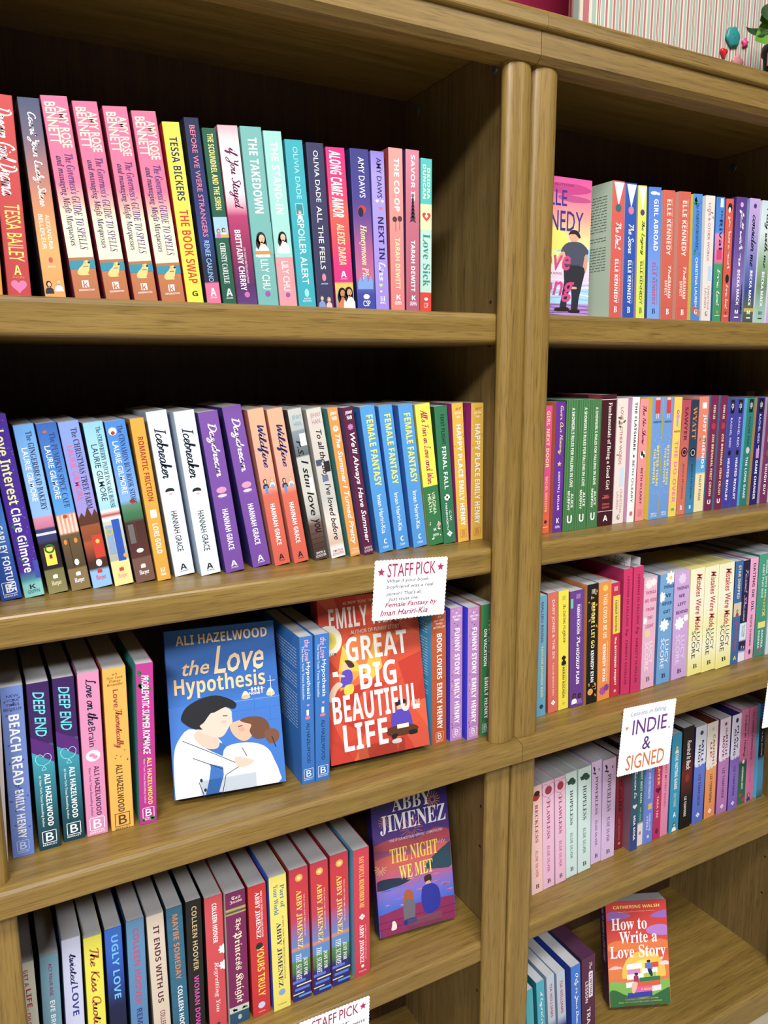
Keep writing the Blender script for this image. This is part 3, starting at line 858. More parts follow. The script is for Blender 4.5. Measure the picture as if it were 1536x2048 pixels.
SPEC = r'''
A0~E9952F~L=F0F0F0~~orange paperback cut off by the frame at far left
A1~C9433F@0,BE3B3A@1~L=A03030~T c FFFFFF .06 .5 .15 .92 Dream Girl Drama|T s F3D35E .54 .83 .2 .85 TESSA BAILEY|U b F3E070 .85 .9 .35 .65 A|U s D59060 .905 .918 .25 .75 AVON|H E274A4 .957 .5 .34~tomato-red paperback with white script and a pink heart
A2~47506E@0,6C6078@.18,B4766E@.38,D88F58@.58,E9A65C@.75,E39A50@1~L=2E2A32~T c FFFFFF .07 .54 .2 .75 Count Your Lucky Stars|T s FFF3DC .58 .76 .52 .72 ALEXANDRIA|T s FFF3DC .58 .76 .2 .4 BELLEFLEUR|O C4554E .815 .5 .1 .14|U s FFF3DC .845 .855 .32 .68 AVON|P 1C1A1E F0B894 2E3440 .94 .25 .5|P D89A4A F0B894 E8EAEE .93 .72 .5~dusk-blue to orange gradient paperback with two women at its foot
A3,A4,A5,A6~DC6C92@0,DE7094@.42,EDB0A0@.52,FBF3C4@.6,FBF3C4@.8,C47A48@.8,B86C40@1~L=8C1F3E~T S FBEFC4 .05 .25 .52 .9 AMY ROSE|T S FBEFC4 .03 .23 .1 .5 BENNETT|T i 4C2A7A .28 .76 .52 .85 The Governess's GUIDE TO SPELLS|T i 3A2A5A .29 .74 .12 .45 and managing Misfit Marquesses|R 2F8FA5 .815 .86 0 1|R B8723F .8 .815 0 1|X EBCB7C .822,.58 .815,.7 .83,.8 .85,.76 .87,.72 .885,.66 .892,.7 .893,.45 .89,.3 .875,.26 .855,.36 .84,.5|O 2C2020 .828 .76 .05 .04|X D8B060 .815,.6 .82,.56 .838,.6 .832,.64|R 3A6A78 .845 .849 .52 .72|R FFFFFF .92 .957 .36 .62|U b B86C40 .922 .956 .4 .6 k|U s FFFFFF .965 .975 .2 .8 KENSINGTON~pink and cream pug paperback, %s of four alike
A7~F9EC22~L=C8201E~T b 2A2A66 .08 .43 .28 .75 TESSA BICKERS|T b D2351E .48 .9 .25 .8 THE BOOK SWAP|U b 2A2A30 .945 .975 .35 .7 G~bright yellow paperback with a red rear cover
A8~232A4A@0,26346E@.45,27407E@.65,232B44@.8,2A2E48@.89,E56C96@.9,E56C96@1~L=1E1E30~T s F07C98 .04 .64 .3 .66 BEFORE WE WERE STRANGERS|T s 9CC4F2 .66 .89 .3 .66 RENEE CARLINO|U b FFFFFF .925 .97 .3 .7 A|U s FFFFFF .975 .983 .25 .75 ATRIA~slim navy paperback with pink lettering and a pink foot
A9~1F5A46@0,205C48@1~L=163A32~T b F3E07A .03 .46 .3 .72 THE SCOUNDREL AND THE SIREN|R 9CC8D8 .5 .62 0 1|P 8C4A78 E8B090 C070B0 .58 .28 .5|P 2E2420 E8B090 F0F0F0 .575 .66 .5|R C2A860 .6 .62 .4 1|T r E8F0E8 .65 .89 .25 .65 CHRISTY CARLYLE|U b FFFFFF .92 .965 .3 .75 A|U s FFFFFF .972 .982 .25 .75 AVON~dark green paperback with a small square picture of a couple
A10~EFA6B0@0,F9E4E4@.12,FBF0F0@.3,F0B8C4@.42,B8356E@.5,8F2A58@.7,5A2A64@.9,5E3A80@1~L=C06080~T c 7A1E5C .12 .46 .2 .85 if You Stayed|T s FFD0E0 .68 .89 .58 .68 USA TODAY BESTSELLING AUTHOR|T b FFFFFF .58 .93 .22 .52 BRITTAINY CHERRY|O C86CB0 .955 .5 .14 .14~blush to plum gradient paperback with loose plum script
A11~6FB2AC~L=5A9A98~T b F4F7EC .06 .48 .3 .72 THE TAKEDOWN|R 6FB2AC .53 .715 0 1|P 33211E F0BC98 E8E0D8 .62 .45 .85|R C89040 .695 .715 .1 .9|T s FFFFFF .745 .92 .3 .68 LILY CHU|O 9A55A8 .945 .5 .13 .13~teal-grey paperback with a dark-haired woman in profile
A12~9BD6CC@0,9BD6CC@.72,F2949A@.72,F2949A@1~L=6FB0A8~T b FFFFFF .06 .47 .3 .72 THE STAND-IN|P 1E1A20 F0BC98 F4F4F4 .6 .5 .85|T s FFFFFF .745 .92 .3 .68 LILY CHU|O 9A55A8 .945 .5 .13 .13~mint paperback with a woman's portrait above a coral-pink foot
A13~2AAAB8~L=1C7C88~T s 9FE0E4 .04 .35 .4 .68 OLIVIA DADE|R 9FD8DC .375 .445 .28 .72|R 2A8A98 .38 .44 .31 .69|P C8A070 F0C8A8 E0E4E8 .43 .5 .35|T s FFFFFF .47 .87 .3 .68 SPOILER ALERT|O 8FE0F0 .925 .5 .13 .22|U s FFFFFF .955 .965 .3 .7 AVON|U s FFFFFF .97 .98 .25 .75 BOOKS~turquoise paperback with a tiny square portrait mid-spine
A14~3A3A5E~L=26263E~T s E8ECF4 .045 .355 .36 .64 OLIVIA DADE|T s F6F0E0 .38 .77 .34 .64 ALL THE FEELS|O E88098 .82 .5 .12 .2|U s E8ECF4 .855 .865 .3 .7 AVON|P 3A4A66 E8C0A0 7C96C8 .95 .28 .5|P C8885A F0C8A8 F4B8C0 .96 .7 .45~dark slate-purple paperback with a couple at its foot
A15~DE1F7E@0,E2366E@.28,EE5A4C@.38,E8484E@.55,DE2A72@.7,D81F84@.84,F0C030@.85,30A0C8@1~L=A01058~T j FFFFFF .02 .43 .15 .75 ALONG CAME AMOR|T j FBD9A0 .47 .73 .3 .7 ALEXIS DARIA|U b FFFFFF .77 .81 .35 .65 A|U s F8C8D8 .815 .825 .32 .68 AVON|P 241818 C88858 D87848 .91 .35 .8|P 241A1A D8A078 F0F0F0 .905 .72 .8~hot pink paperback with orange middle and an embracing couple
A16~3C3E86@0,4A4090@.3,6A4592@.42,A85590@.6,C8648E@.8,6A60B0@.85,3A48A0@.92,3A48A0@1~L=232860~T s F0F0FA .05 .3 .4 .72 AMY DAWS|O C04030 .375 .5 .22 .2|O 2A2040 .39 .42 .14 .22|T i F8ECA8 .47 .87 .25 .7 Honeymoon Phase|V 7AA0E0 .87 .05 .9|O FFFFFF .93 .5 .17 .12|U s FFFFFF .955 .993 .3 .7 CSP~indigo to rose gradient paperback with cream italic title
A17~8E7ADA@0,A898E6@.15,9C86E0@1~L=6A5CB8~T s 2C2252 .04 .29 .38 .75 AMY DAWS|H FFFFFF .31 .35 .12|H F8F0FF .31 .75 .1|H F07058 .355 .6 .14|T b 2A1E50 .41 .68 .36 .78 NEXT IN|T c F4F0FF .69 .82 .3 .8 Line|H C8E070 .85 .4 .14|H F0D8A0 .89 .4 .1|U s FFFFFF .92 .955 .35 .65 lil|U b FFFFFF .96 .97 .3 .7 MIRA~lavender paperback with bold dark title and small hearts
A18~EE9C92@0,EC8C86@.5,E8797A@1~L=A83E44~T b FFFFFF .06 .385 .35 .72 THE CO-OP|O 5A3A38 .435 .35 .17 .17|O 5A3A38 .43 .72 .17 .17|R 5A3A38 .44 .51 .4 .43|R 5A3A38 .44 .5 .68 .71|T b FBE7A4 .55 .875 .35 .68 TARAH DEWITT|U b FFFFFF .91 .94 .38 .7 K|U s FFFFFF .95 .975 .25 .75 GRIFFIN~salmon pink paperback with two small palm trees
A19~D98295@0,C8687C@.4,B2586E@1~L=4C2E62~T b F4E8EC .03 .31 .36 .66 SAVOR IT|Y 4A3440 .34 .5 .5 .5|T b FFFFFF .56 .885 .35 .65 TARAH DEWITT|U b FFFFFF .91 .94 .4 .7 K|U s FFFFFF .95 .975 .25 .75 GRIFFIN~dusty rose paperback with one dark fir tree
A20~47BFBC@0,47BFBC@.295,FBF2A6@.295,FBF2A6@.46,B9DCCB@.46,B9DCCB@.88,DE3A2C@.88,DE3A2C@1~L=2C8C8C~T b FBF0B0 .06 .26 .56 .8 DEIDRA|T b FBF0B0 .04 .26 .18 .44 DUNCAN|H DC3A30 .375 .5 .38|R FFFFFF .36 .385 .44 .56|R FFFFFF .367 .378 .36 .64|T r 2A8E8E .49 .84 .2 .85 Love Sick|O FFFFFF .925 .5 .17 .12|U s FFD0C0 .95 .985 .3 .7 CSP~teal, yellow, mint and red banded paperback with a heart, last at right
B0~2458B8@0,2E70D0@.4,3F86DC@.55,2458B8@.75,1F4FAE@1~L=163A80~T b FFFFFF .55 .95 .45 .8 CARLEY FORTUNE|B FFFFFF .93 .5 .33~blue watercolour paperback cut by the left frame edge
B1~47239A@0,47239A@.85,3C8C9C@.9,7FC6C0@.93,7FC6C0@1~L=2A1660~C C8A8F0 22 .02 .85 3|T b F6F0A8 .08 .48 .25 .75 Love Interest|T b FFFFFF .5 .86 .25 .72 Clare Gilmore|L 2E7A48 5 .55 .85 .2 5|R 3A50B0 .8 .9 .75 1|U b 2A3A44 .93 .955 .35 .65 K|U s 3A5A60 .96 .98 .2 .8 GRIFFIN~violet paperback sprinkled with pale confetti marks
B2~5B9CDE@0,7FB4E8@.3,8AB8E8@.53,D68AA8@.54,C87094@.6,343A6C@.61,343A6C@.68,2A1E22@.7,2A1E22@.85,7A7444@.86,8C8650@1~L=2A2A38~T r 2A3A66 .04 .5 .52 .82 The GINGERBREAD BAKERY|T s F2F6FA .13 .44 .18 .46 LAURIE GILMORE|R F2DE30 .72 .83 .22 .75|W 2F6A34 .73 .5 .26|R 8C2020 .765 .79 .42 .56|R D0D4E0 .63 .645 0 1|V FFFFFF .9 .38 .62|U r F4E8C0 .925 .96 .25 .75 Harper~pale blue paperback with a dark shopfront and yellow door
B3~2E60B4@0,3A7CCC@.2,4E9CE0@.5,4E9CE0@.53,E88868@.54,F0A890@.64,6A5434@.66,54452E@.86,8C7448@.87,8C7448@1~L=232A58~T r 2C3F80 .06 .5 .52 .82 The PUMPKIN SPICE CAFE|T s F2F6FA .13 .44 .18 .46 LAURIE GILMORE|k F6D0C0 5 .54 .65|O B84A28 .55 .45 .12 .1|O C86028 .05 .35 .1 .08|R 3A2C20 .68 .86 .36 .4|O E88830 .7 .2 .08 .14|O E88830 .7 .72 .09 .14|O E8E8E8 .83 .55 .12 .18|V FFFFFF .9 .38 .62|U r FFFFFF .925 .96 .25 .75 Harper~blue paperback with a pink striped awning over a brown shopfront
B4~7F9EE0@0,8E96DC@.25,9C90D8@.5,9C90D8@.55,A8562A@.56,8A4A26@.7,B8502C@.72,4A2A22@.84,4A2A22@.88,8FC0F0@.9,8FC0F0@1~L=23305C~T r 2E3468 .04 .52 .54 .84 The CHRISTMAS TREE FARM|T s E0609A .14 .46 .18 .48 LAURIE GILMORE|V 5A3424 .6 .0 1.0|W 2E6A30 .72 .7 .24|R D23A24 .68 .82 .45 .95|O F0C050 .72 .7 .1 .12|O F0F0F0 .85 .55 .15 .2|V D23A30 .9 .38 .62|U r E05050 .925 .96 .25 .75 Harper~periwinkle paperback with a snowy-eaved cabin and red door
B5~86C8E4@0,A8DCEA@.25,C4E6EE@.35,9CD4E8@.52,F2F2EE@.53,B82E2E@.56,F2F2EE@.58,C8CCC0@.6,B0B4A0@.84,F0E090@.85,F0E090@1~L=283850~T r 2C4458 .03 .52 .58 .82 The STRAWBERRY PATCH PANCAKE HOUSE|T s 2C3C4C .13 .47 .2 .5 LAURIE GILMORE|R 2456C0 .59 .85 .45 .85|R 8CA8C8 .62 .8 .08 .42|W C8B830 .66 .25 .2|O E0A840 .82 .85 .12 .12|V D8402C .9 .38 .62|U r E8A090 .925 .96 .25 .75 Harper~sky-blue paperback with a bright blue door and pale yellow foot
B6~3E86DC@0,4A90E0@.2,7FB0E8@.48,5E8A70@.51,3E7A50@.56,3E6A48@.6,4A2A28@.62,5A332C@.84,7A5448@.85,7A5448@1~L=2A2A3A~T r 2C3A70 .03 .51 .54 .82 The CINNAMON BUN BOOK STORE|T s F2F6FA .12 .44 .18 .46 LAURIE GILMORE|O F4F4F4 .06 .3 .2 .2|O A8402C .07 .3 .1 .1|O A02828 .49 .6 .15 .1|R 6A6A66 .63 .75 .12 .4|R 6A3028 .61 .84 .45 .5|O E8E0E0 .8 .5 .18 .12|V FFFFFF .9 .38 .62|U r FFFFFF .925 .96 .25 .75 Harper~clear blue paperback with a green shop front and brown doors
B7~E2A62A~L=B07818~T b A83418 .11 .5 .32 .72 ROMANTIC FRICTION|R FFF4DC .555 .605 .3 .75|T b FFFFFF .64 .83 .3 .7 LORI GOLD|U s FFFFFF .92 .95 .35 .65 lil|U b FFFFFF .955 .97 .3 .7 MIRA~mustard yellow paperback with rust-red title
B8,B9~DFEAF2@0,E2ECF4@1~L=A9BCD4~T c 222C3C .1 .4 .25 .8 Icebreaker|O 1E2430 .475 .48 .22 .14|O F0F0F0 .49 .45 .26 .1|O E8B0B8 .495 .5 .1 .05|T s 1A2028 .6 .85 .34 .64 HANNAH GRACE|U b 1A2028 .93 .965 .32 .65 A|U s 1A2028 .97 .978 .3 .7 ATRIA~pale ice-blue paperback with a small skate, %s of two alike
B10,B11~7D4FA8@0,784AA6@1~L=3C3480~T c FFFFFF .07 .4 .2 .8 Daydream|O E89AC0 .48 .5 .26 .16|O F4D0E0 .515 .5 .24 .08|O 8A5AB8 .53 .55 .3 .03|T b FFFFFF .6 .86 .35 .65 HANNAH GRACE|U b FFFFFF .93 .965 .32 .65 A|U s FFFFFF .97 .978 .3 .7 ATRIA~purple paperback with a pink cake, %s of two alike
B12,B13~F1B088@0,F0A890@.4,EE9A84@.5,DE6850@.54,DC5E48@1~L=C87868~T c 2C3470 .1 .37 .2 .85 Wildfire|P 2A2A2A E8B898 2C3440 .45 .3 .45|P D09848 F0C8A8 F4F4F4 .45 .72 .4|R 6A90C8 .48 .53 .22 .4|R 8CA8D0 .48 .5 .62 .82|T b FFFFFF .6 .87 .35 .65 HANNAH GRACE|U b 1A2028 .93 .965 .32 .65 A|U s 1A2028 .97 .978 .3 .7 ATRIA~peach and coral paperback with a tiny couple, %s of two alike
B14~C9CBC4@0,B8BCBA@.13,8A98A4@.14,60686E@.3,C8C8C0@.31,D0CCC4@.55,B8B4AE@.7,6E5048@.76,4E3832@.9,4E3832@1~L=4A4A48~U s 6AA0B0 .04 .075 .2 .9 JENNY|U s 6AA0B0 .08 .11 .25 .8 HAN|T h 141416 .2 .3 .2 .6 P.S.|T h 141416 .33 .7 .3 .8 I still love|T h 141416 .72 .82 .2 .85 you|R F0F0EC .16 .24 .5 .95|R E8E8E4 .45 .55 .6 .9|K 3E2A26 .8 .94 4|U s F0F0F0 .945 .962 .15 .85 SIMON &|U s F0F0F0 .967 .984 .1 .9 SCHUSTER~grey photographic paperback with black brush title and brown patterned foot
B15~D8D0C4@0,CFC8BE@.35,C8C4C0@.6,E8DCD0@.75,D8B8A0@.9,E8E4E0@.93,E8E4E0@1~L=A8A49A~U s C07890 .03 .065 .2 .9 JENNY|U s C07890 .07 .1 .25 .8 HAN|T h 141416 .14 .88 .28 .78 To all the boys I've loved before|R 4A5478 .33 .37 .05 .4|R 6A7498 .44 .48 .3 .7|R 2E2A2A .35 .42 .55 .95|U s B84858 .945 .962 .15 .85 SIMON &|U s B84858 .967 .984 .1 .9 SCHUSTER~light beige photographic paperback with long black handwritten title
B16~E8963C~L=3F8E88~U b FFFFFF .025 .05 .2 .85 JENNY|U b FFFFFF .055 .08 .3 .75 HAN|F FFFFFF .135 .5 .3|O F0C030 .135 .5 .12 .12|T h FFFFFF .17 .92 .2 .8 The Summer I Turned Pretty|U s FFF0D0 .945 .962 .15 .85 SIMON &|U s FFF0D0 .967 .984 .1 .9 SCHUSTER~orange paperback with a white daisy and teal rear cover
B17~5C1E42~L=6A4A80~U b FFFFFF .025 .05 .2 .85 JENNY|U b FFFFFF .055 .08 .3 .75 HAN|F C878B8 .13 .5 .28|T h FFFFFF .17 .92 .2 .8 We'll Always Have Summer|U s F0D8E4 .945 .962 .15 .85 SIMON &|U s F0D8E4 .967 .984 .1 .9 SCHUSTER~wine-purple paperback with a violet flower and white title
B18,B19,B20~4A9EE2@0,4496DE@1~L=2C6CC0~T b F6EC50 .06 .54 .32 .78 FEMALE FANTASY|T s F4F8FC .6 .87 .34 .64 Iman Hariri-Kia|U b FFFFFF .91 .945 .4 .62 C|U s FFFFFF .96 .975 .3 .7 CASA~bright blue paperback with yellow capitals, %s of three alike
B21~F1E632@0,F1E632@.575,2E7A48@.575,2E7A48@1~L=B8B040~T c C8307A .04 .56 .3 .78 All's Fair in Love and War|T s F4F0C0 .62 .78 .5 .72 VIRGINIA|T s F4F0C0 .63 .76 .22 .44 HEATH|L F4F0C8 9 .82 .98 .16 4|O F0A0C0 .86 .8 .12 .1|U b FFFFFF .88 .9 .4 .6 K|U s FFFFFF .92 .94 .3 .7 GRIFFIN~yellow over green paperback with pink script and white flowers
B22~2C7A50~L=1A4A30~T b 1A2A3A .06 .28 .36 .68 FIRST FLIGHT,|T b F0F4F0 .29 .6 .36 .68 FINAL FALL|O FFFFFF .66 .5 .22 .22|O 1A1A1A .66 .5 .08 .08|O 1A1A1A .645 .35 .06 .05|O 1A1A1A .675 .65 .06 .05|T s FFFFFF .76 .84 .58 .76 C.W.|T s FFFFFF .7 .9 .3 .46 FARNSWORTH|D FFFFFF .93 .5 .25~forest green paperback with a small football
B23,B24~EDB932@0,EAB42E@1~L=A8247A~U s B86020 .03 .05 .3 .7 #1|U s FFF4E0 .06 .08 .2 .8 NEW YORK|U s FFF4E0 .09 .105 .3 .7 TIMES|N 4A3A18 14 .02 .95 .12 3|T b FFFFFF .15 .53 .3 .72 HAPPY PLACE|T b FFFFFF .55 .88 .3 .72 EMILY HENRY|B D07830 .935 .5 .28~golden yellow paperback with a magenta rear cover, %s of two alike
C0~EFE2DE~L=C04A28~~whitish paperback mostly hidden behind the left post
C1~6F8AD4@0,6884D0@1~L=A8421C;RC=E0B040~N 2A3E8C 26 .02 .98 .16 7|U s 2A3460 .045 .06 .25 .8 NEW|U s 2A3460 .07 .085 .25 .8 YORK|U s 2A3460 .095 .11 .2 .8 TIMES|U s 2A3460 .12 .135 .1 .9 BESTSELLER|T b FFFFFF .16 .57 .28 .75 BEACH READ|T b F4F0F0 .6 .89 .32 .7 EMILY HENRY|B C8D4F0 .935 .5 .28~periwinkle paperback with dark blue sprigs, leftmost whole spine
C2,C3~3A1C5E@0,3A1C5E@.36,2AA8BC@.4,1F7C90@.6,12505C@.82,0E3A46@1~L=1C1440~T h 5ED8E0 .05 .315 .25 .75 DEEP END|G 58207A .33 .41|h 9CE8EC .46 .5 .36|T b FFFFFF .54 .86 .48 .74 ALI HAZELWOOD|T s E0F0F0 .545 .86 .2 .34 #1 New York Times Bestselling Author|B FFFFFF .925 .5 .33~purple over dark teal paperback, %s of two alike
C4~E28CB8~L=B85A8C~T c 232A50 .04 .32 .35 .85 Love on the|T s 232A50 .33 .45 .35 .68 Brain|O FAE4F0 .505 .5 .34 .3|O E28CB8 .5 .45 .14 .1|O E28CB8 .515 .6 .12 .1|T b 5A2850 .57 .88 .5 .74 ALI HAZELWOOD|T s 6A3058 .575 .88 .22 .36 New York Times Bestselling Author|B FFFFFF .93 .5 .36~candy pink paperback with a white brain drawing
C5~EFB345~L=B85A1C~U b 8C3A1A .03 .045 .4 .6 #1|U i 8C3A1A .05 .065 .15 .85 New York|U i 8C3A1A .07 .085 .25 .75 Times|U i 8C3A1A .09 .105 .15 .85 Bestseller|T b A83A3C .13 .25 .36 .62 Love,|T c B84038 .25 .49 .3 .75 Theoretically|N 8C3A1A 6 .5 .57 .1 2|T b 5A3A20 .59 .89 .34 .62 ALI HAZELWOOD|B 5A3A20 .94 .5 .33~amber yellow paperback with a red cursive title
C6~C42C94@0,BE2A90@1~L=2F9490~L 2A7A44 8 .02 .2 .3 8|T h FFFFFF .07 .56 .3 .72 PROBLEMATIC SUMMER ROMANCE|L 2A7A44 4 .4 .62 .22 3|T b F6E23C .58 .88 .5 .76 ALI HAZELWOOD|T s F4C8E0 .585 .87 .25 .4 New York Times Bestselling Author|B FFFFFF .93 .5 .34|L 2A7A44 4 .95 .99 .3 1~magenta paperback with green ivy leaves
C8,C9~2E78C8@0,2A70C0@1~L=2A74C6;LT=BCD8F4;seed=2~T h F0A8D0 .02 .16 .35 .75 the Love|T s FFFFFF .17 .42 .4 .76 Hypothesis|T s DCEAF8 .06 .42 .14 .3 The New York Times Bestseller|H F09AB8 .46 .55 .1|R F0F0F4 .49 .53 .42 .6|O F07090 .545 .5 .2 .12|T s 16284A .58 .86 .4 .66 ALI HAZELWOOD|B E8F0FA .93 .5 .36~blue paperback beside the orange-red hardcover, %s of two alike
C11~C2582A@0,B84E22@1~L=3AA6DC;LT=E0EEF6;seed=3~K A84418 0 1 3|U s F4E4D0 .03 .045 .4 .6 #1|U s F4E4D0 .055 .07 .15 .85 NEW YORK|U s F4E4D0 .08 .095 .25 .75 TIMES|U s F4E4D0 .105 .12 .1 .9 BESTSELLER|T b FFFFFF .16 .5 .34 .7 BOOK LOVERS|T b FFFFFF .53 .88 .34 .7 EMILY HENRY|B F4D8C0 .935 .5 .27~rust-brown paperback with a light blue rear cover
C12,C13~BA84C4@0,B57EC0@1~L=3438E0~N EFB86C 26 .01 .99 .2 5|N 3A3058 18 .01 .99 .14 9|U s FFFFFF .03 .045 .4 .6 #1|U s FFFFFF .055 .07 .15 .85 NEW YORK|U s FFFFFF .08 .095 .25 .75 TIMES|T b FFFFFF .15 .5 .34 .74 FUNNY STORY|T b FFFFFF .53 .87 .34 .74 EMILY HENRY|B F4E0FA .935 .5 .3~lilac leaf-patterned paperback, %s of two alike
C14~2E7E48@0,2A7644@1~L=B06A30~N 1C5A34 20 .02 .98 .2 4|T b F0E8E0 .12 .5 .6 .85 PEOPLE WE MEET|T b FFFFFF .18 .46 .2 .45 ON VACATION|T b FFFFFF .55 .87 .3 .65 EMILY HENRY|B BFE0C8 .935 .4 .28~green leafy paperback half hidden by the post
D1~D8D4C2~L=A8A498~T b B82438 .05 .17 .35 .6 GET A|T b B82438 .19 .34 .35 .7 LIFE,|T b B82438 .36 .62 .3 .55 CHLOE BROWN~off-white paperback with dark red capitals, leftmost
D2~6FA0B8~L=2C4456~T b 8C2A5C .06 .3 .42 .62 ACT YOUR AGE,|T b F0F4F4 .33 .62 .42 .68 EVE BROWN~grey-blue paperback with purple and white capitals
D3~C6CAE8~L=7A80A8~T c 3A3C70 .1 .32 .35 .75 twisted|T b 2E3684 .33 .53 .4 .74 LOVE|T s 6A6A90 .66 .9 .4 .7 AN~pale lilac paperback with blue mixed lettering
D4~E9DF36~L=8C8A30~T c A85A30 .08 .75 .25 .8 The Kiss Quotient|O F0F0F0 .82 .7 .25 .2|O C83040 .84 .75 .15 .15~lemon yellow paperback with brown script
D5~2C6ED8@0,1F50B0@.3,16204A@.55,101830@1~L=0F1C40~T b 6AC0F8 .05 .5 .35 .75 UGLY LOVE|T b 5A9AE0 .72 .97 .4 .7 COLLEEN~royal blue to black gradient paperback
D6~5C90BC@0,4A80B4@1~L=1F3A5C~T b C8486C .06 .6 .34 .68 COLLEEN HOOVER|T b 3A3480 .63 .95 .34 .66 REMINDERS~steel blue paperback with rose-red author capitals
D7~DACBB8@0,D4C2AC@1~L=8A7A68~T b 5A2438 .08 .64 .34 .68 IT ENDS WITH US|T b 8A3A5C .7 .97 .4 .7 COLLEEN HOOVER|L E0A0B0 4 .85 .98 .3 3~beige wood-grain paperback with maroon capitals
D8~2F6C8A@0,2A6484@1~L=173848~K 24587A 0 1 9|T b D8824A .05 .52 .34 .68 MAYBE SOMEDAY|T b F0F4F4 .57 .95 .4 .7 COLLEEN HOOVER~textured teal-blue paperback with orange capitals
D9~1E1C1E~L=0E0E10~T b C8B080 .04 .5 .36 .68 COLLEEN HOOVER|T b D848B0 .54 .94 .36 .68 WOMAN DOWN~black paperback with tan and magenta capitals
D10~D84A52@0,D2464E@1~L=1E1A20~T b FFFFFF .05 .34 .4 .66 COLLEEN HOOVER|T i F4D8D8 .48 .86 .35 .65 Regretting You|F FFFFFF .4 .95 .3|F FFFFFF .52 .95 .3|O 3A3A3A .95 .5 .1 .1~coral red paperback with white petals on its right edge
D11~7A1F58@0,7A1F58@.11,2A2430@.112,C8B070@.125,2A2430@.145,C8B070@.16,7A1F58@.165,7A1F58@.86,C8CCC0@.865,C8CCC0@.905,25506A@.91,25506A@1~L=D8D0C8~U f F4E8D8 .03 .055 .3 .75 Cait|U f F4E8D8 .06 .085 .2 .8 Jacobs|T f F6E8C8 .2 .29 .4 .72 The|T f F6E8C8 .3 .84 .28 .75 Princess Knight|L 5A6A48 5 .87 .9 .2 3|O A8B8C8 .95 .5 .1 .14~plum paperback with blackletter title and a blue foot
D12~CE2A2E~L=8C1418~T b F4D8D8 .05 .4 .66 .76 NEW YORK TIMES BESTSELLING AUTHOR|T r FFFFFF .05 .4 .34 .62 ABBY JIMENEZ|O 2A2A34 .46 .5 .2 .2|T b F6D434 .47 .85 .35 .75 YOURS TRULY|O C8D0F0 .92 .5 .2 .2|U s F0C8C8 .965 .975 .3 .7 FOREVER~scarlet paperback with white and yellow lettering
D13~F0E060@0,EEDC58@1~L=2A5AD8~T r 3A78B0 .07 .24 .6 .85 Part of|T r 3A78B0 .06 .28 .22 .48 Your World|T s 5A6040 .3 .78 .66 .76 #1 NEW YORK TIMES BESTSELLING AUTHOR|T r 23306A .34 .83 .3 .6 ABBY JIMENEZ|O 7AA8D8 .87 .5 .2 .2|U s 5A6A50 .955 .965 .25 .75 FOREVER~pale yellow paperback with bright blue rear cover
D14,D15,D16~C8324A@0,D03038@.2,C83A54@.38,8A70B0@.5,6A84C8@.58,E08A50@.6,5A8CC8@.62,5A8CC8@.68,4E8A50@.7,3E6E48@.78,2A2A78@.82,2A2A78@1~L=A03038~O E8B040 .07 .5 .2 .2|O F4D890 .07 .5 .1 .1|T r F6E060 .16 .6 .3 .62 ABBY JIMENEZ|T s F4C8C8 .2 .52 .7 .78 THE #1 NEW YORK TIMES BESTSELLER|T r FFFFFF .68 .82 .6 .82 JUST FOR|T i F4F4FA .64 .86 .2 .5 THE SUMMER|R 5A78D8 .84 .86 0 .7|R F0E890 .875 .885 .2 1|R 5A78D8 .9 .92 .1 .9|R E8E89A .94 .948 0 .6|R 5A9AE0 .96 .975 .3 1~red sunset-over-lake paperback, %s of three alike
D17~D63A50@0,CE344A@1~L=5AB0D0~T r F6D850 .06 .46 .35 .66 SAY YOU'LL REMEMBER ME|D FFFFFF .53 .5 .22|T r FFFFFF .59 .9 .3 .6 ABBY JIMENEZ|T s F8D0D8 .6 .88 .68 .75 #1 NEW YORK TIMES BESTSELLER|O F4F4F4 .925 .5 .1 .1|U s F4D0D8 .96 .97 .25 .75 FOREVER~raspberry red paperback next to the face-out sunset cover
E2~DE5A4E@0,D9554A@1~L=C9DCC2;LT=5E6E5C;seed=4~Q FFFFFF .01 .18|O 3A6A70 .195 .5 .25 .25|T c FFFFFF .3 .5 .3 .8 The Deal|T s F8D8D0 .58 .9 .75 .82 New York Times BESTSELLING AUTHOR|T b FFFFFF .57 .9 .35 .65 ELLE KENNEDY|U r FFFFFF .925 .97 .36 .64 B~coral paperback with white pennant and sage rear cover
E3~2A58B4@0,2650AC@1~L=D8A8C4~Q FFFFFF .01 .18|O E07898 .2 .5 .25 .25|T c FFFFFF .3 .52 .3 .8 The Score|T s C8D8F8 .58 .9 .75 .82 New York Times BESTSELLING AUTHOR|T b FFFFFF .57 .9 .35 .65 ELLE KENNEDY|U r FFFFFF .925 .97 .36 .64 B~cobalt blue paperback with white pennant
E4~DFE84A@0,DBE446@1~L=C8A0C8~Q FFFFFF .01 .18|O 5A3A90 .2 .5 .25 .25|T c 1E1E28 .26 .52 .3 .8 The Legacy|T s 4A4A30 .56 .9 .75 .82 New York Times BESTSELLING AUTHOR|T s 22222A .57 .9 .35 .65 ELLE KENNEDY|U r 22222A .925 .97 .36 .64 B~acid lime paperback with white pennant
E5~4A7EDC@0,5A8AE2@.35,6A98E8@.55,7AA6EE@1~L=3A5AA8~O F4F4F8 .045 .4 .3 .1|O F4F4F8 .05 .75 .12 .08|T b FFFFFF .09 .48 .4 .76 GIRL ABROAD|T b C8407A .57 .9 .35 .62 ELLE KENNEDY|T s A04078 .6 .9 .7 .77 NEW YORK TIMES BESTSELLING AUTHOR|U r 22346A .93 .97 .36 .64 B~sky-blue paperback with white cloud streaks
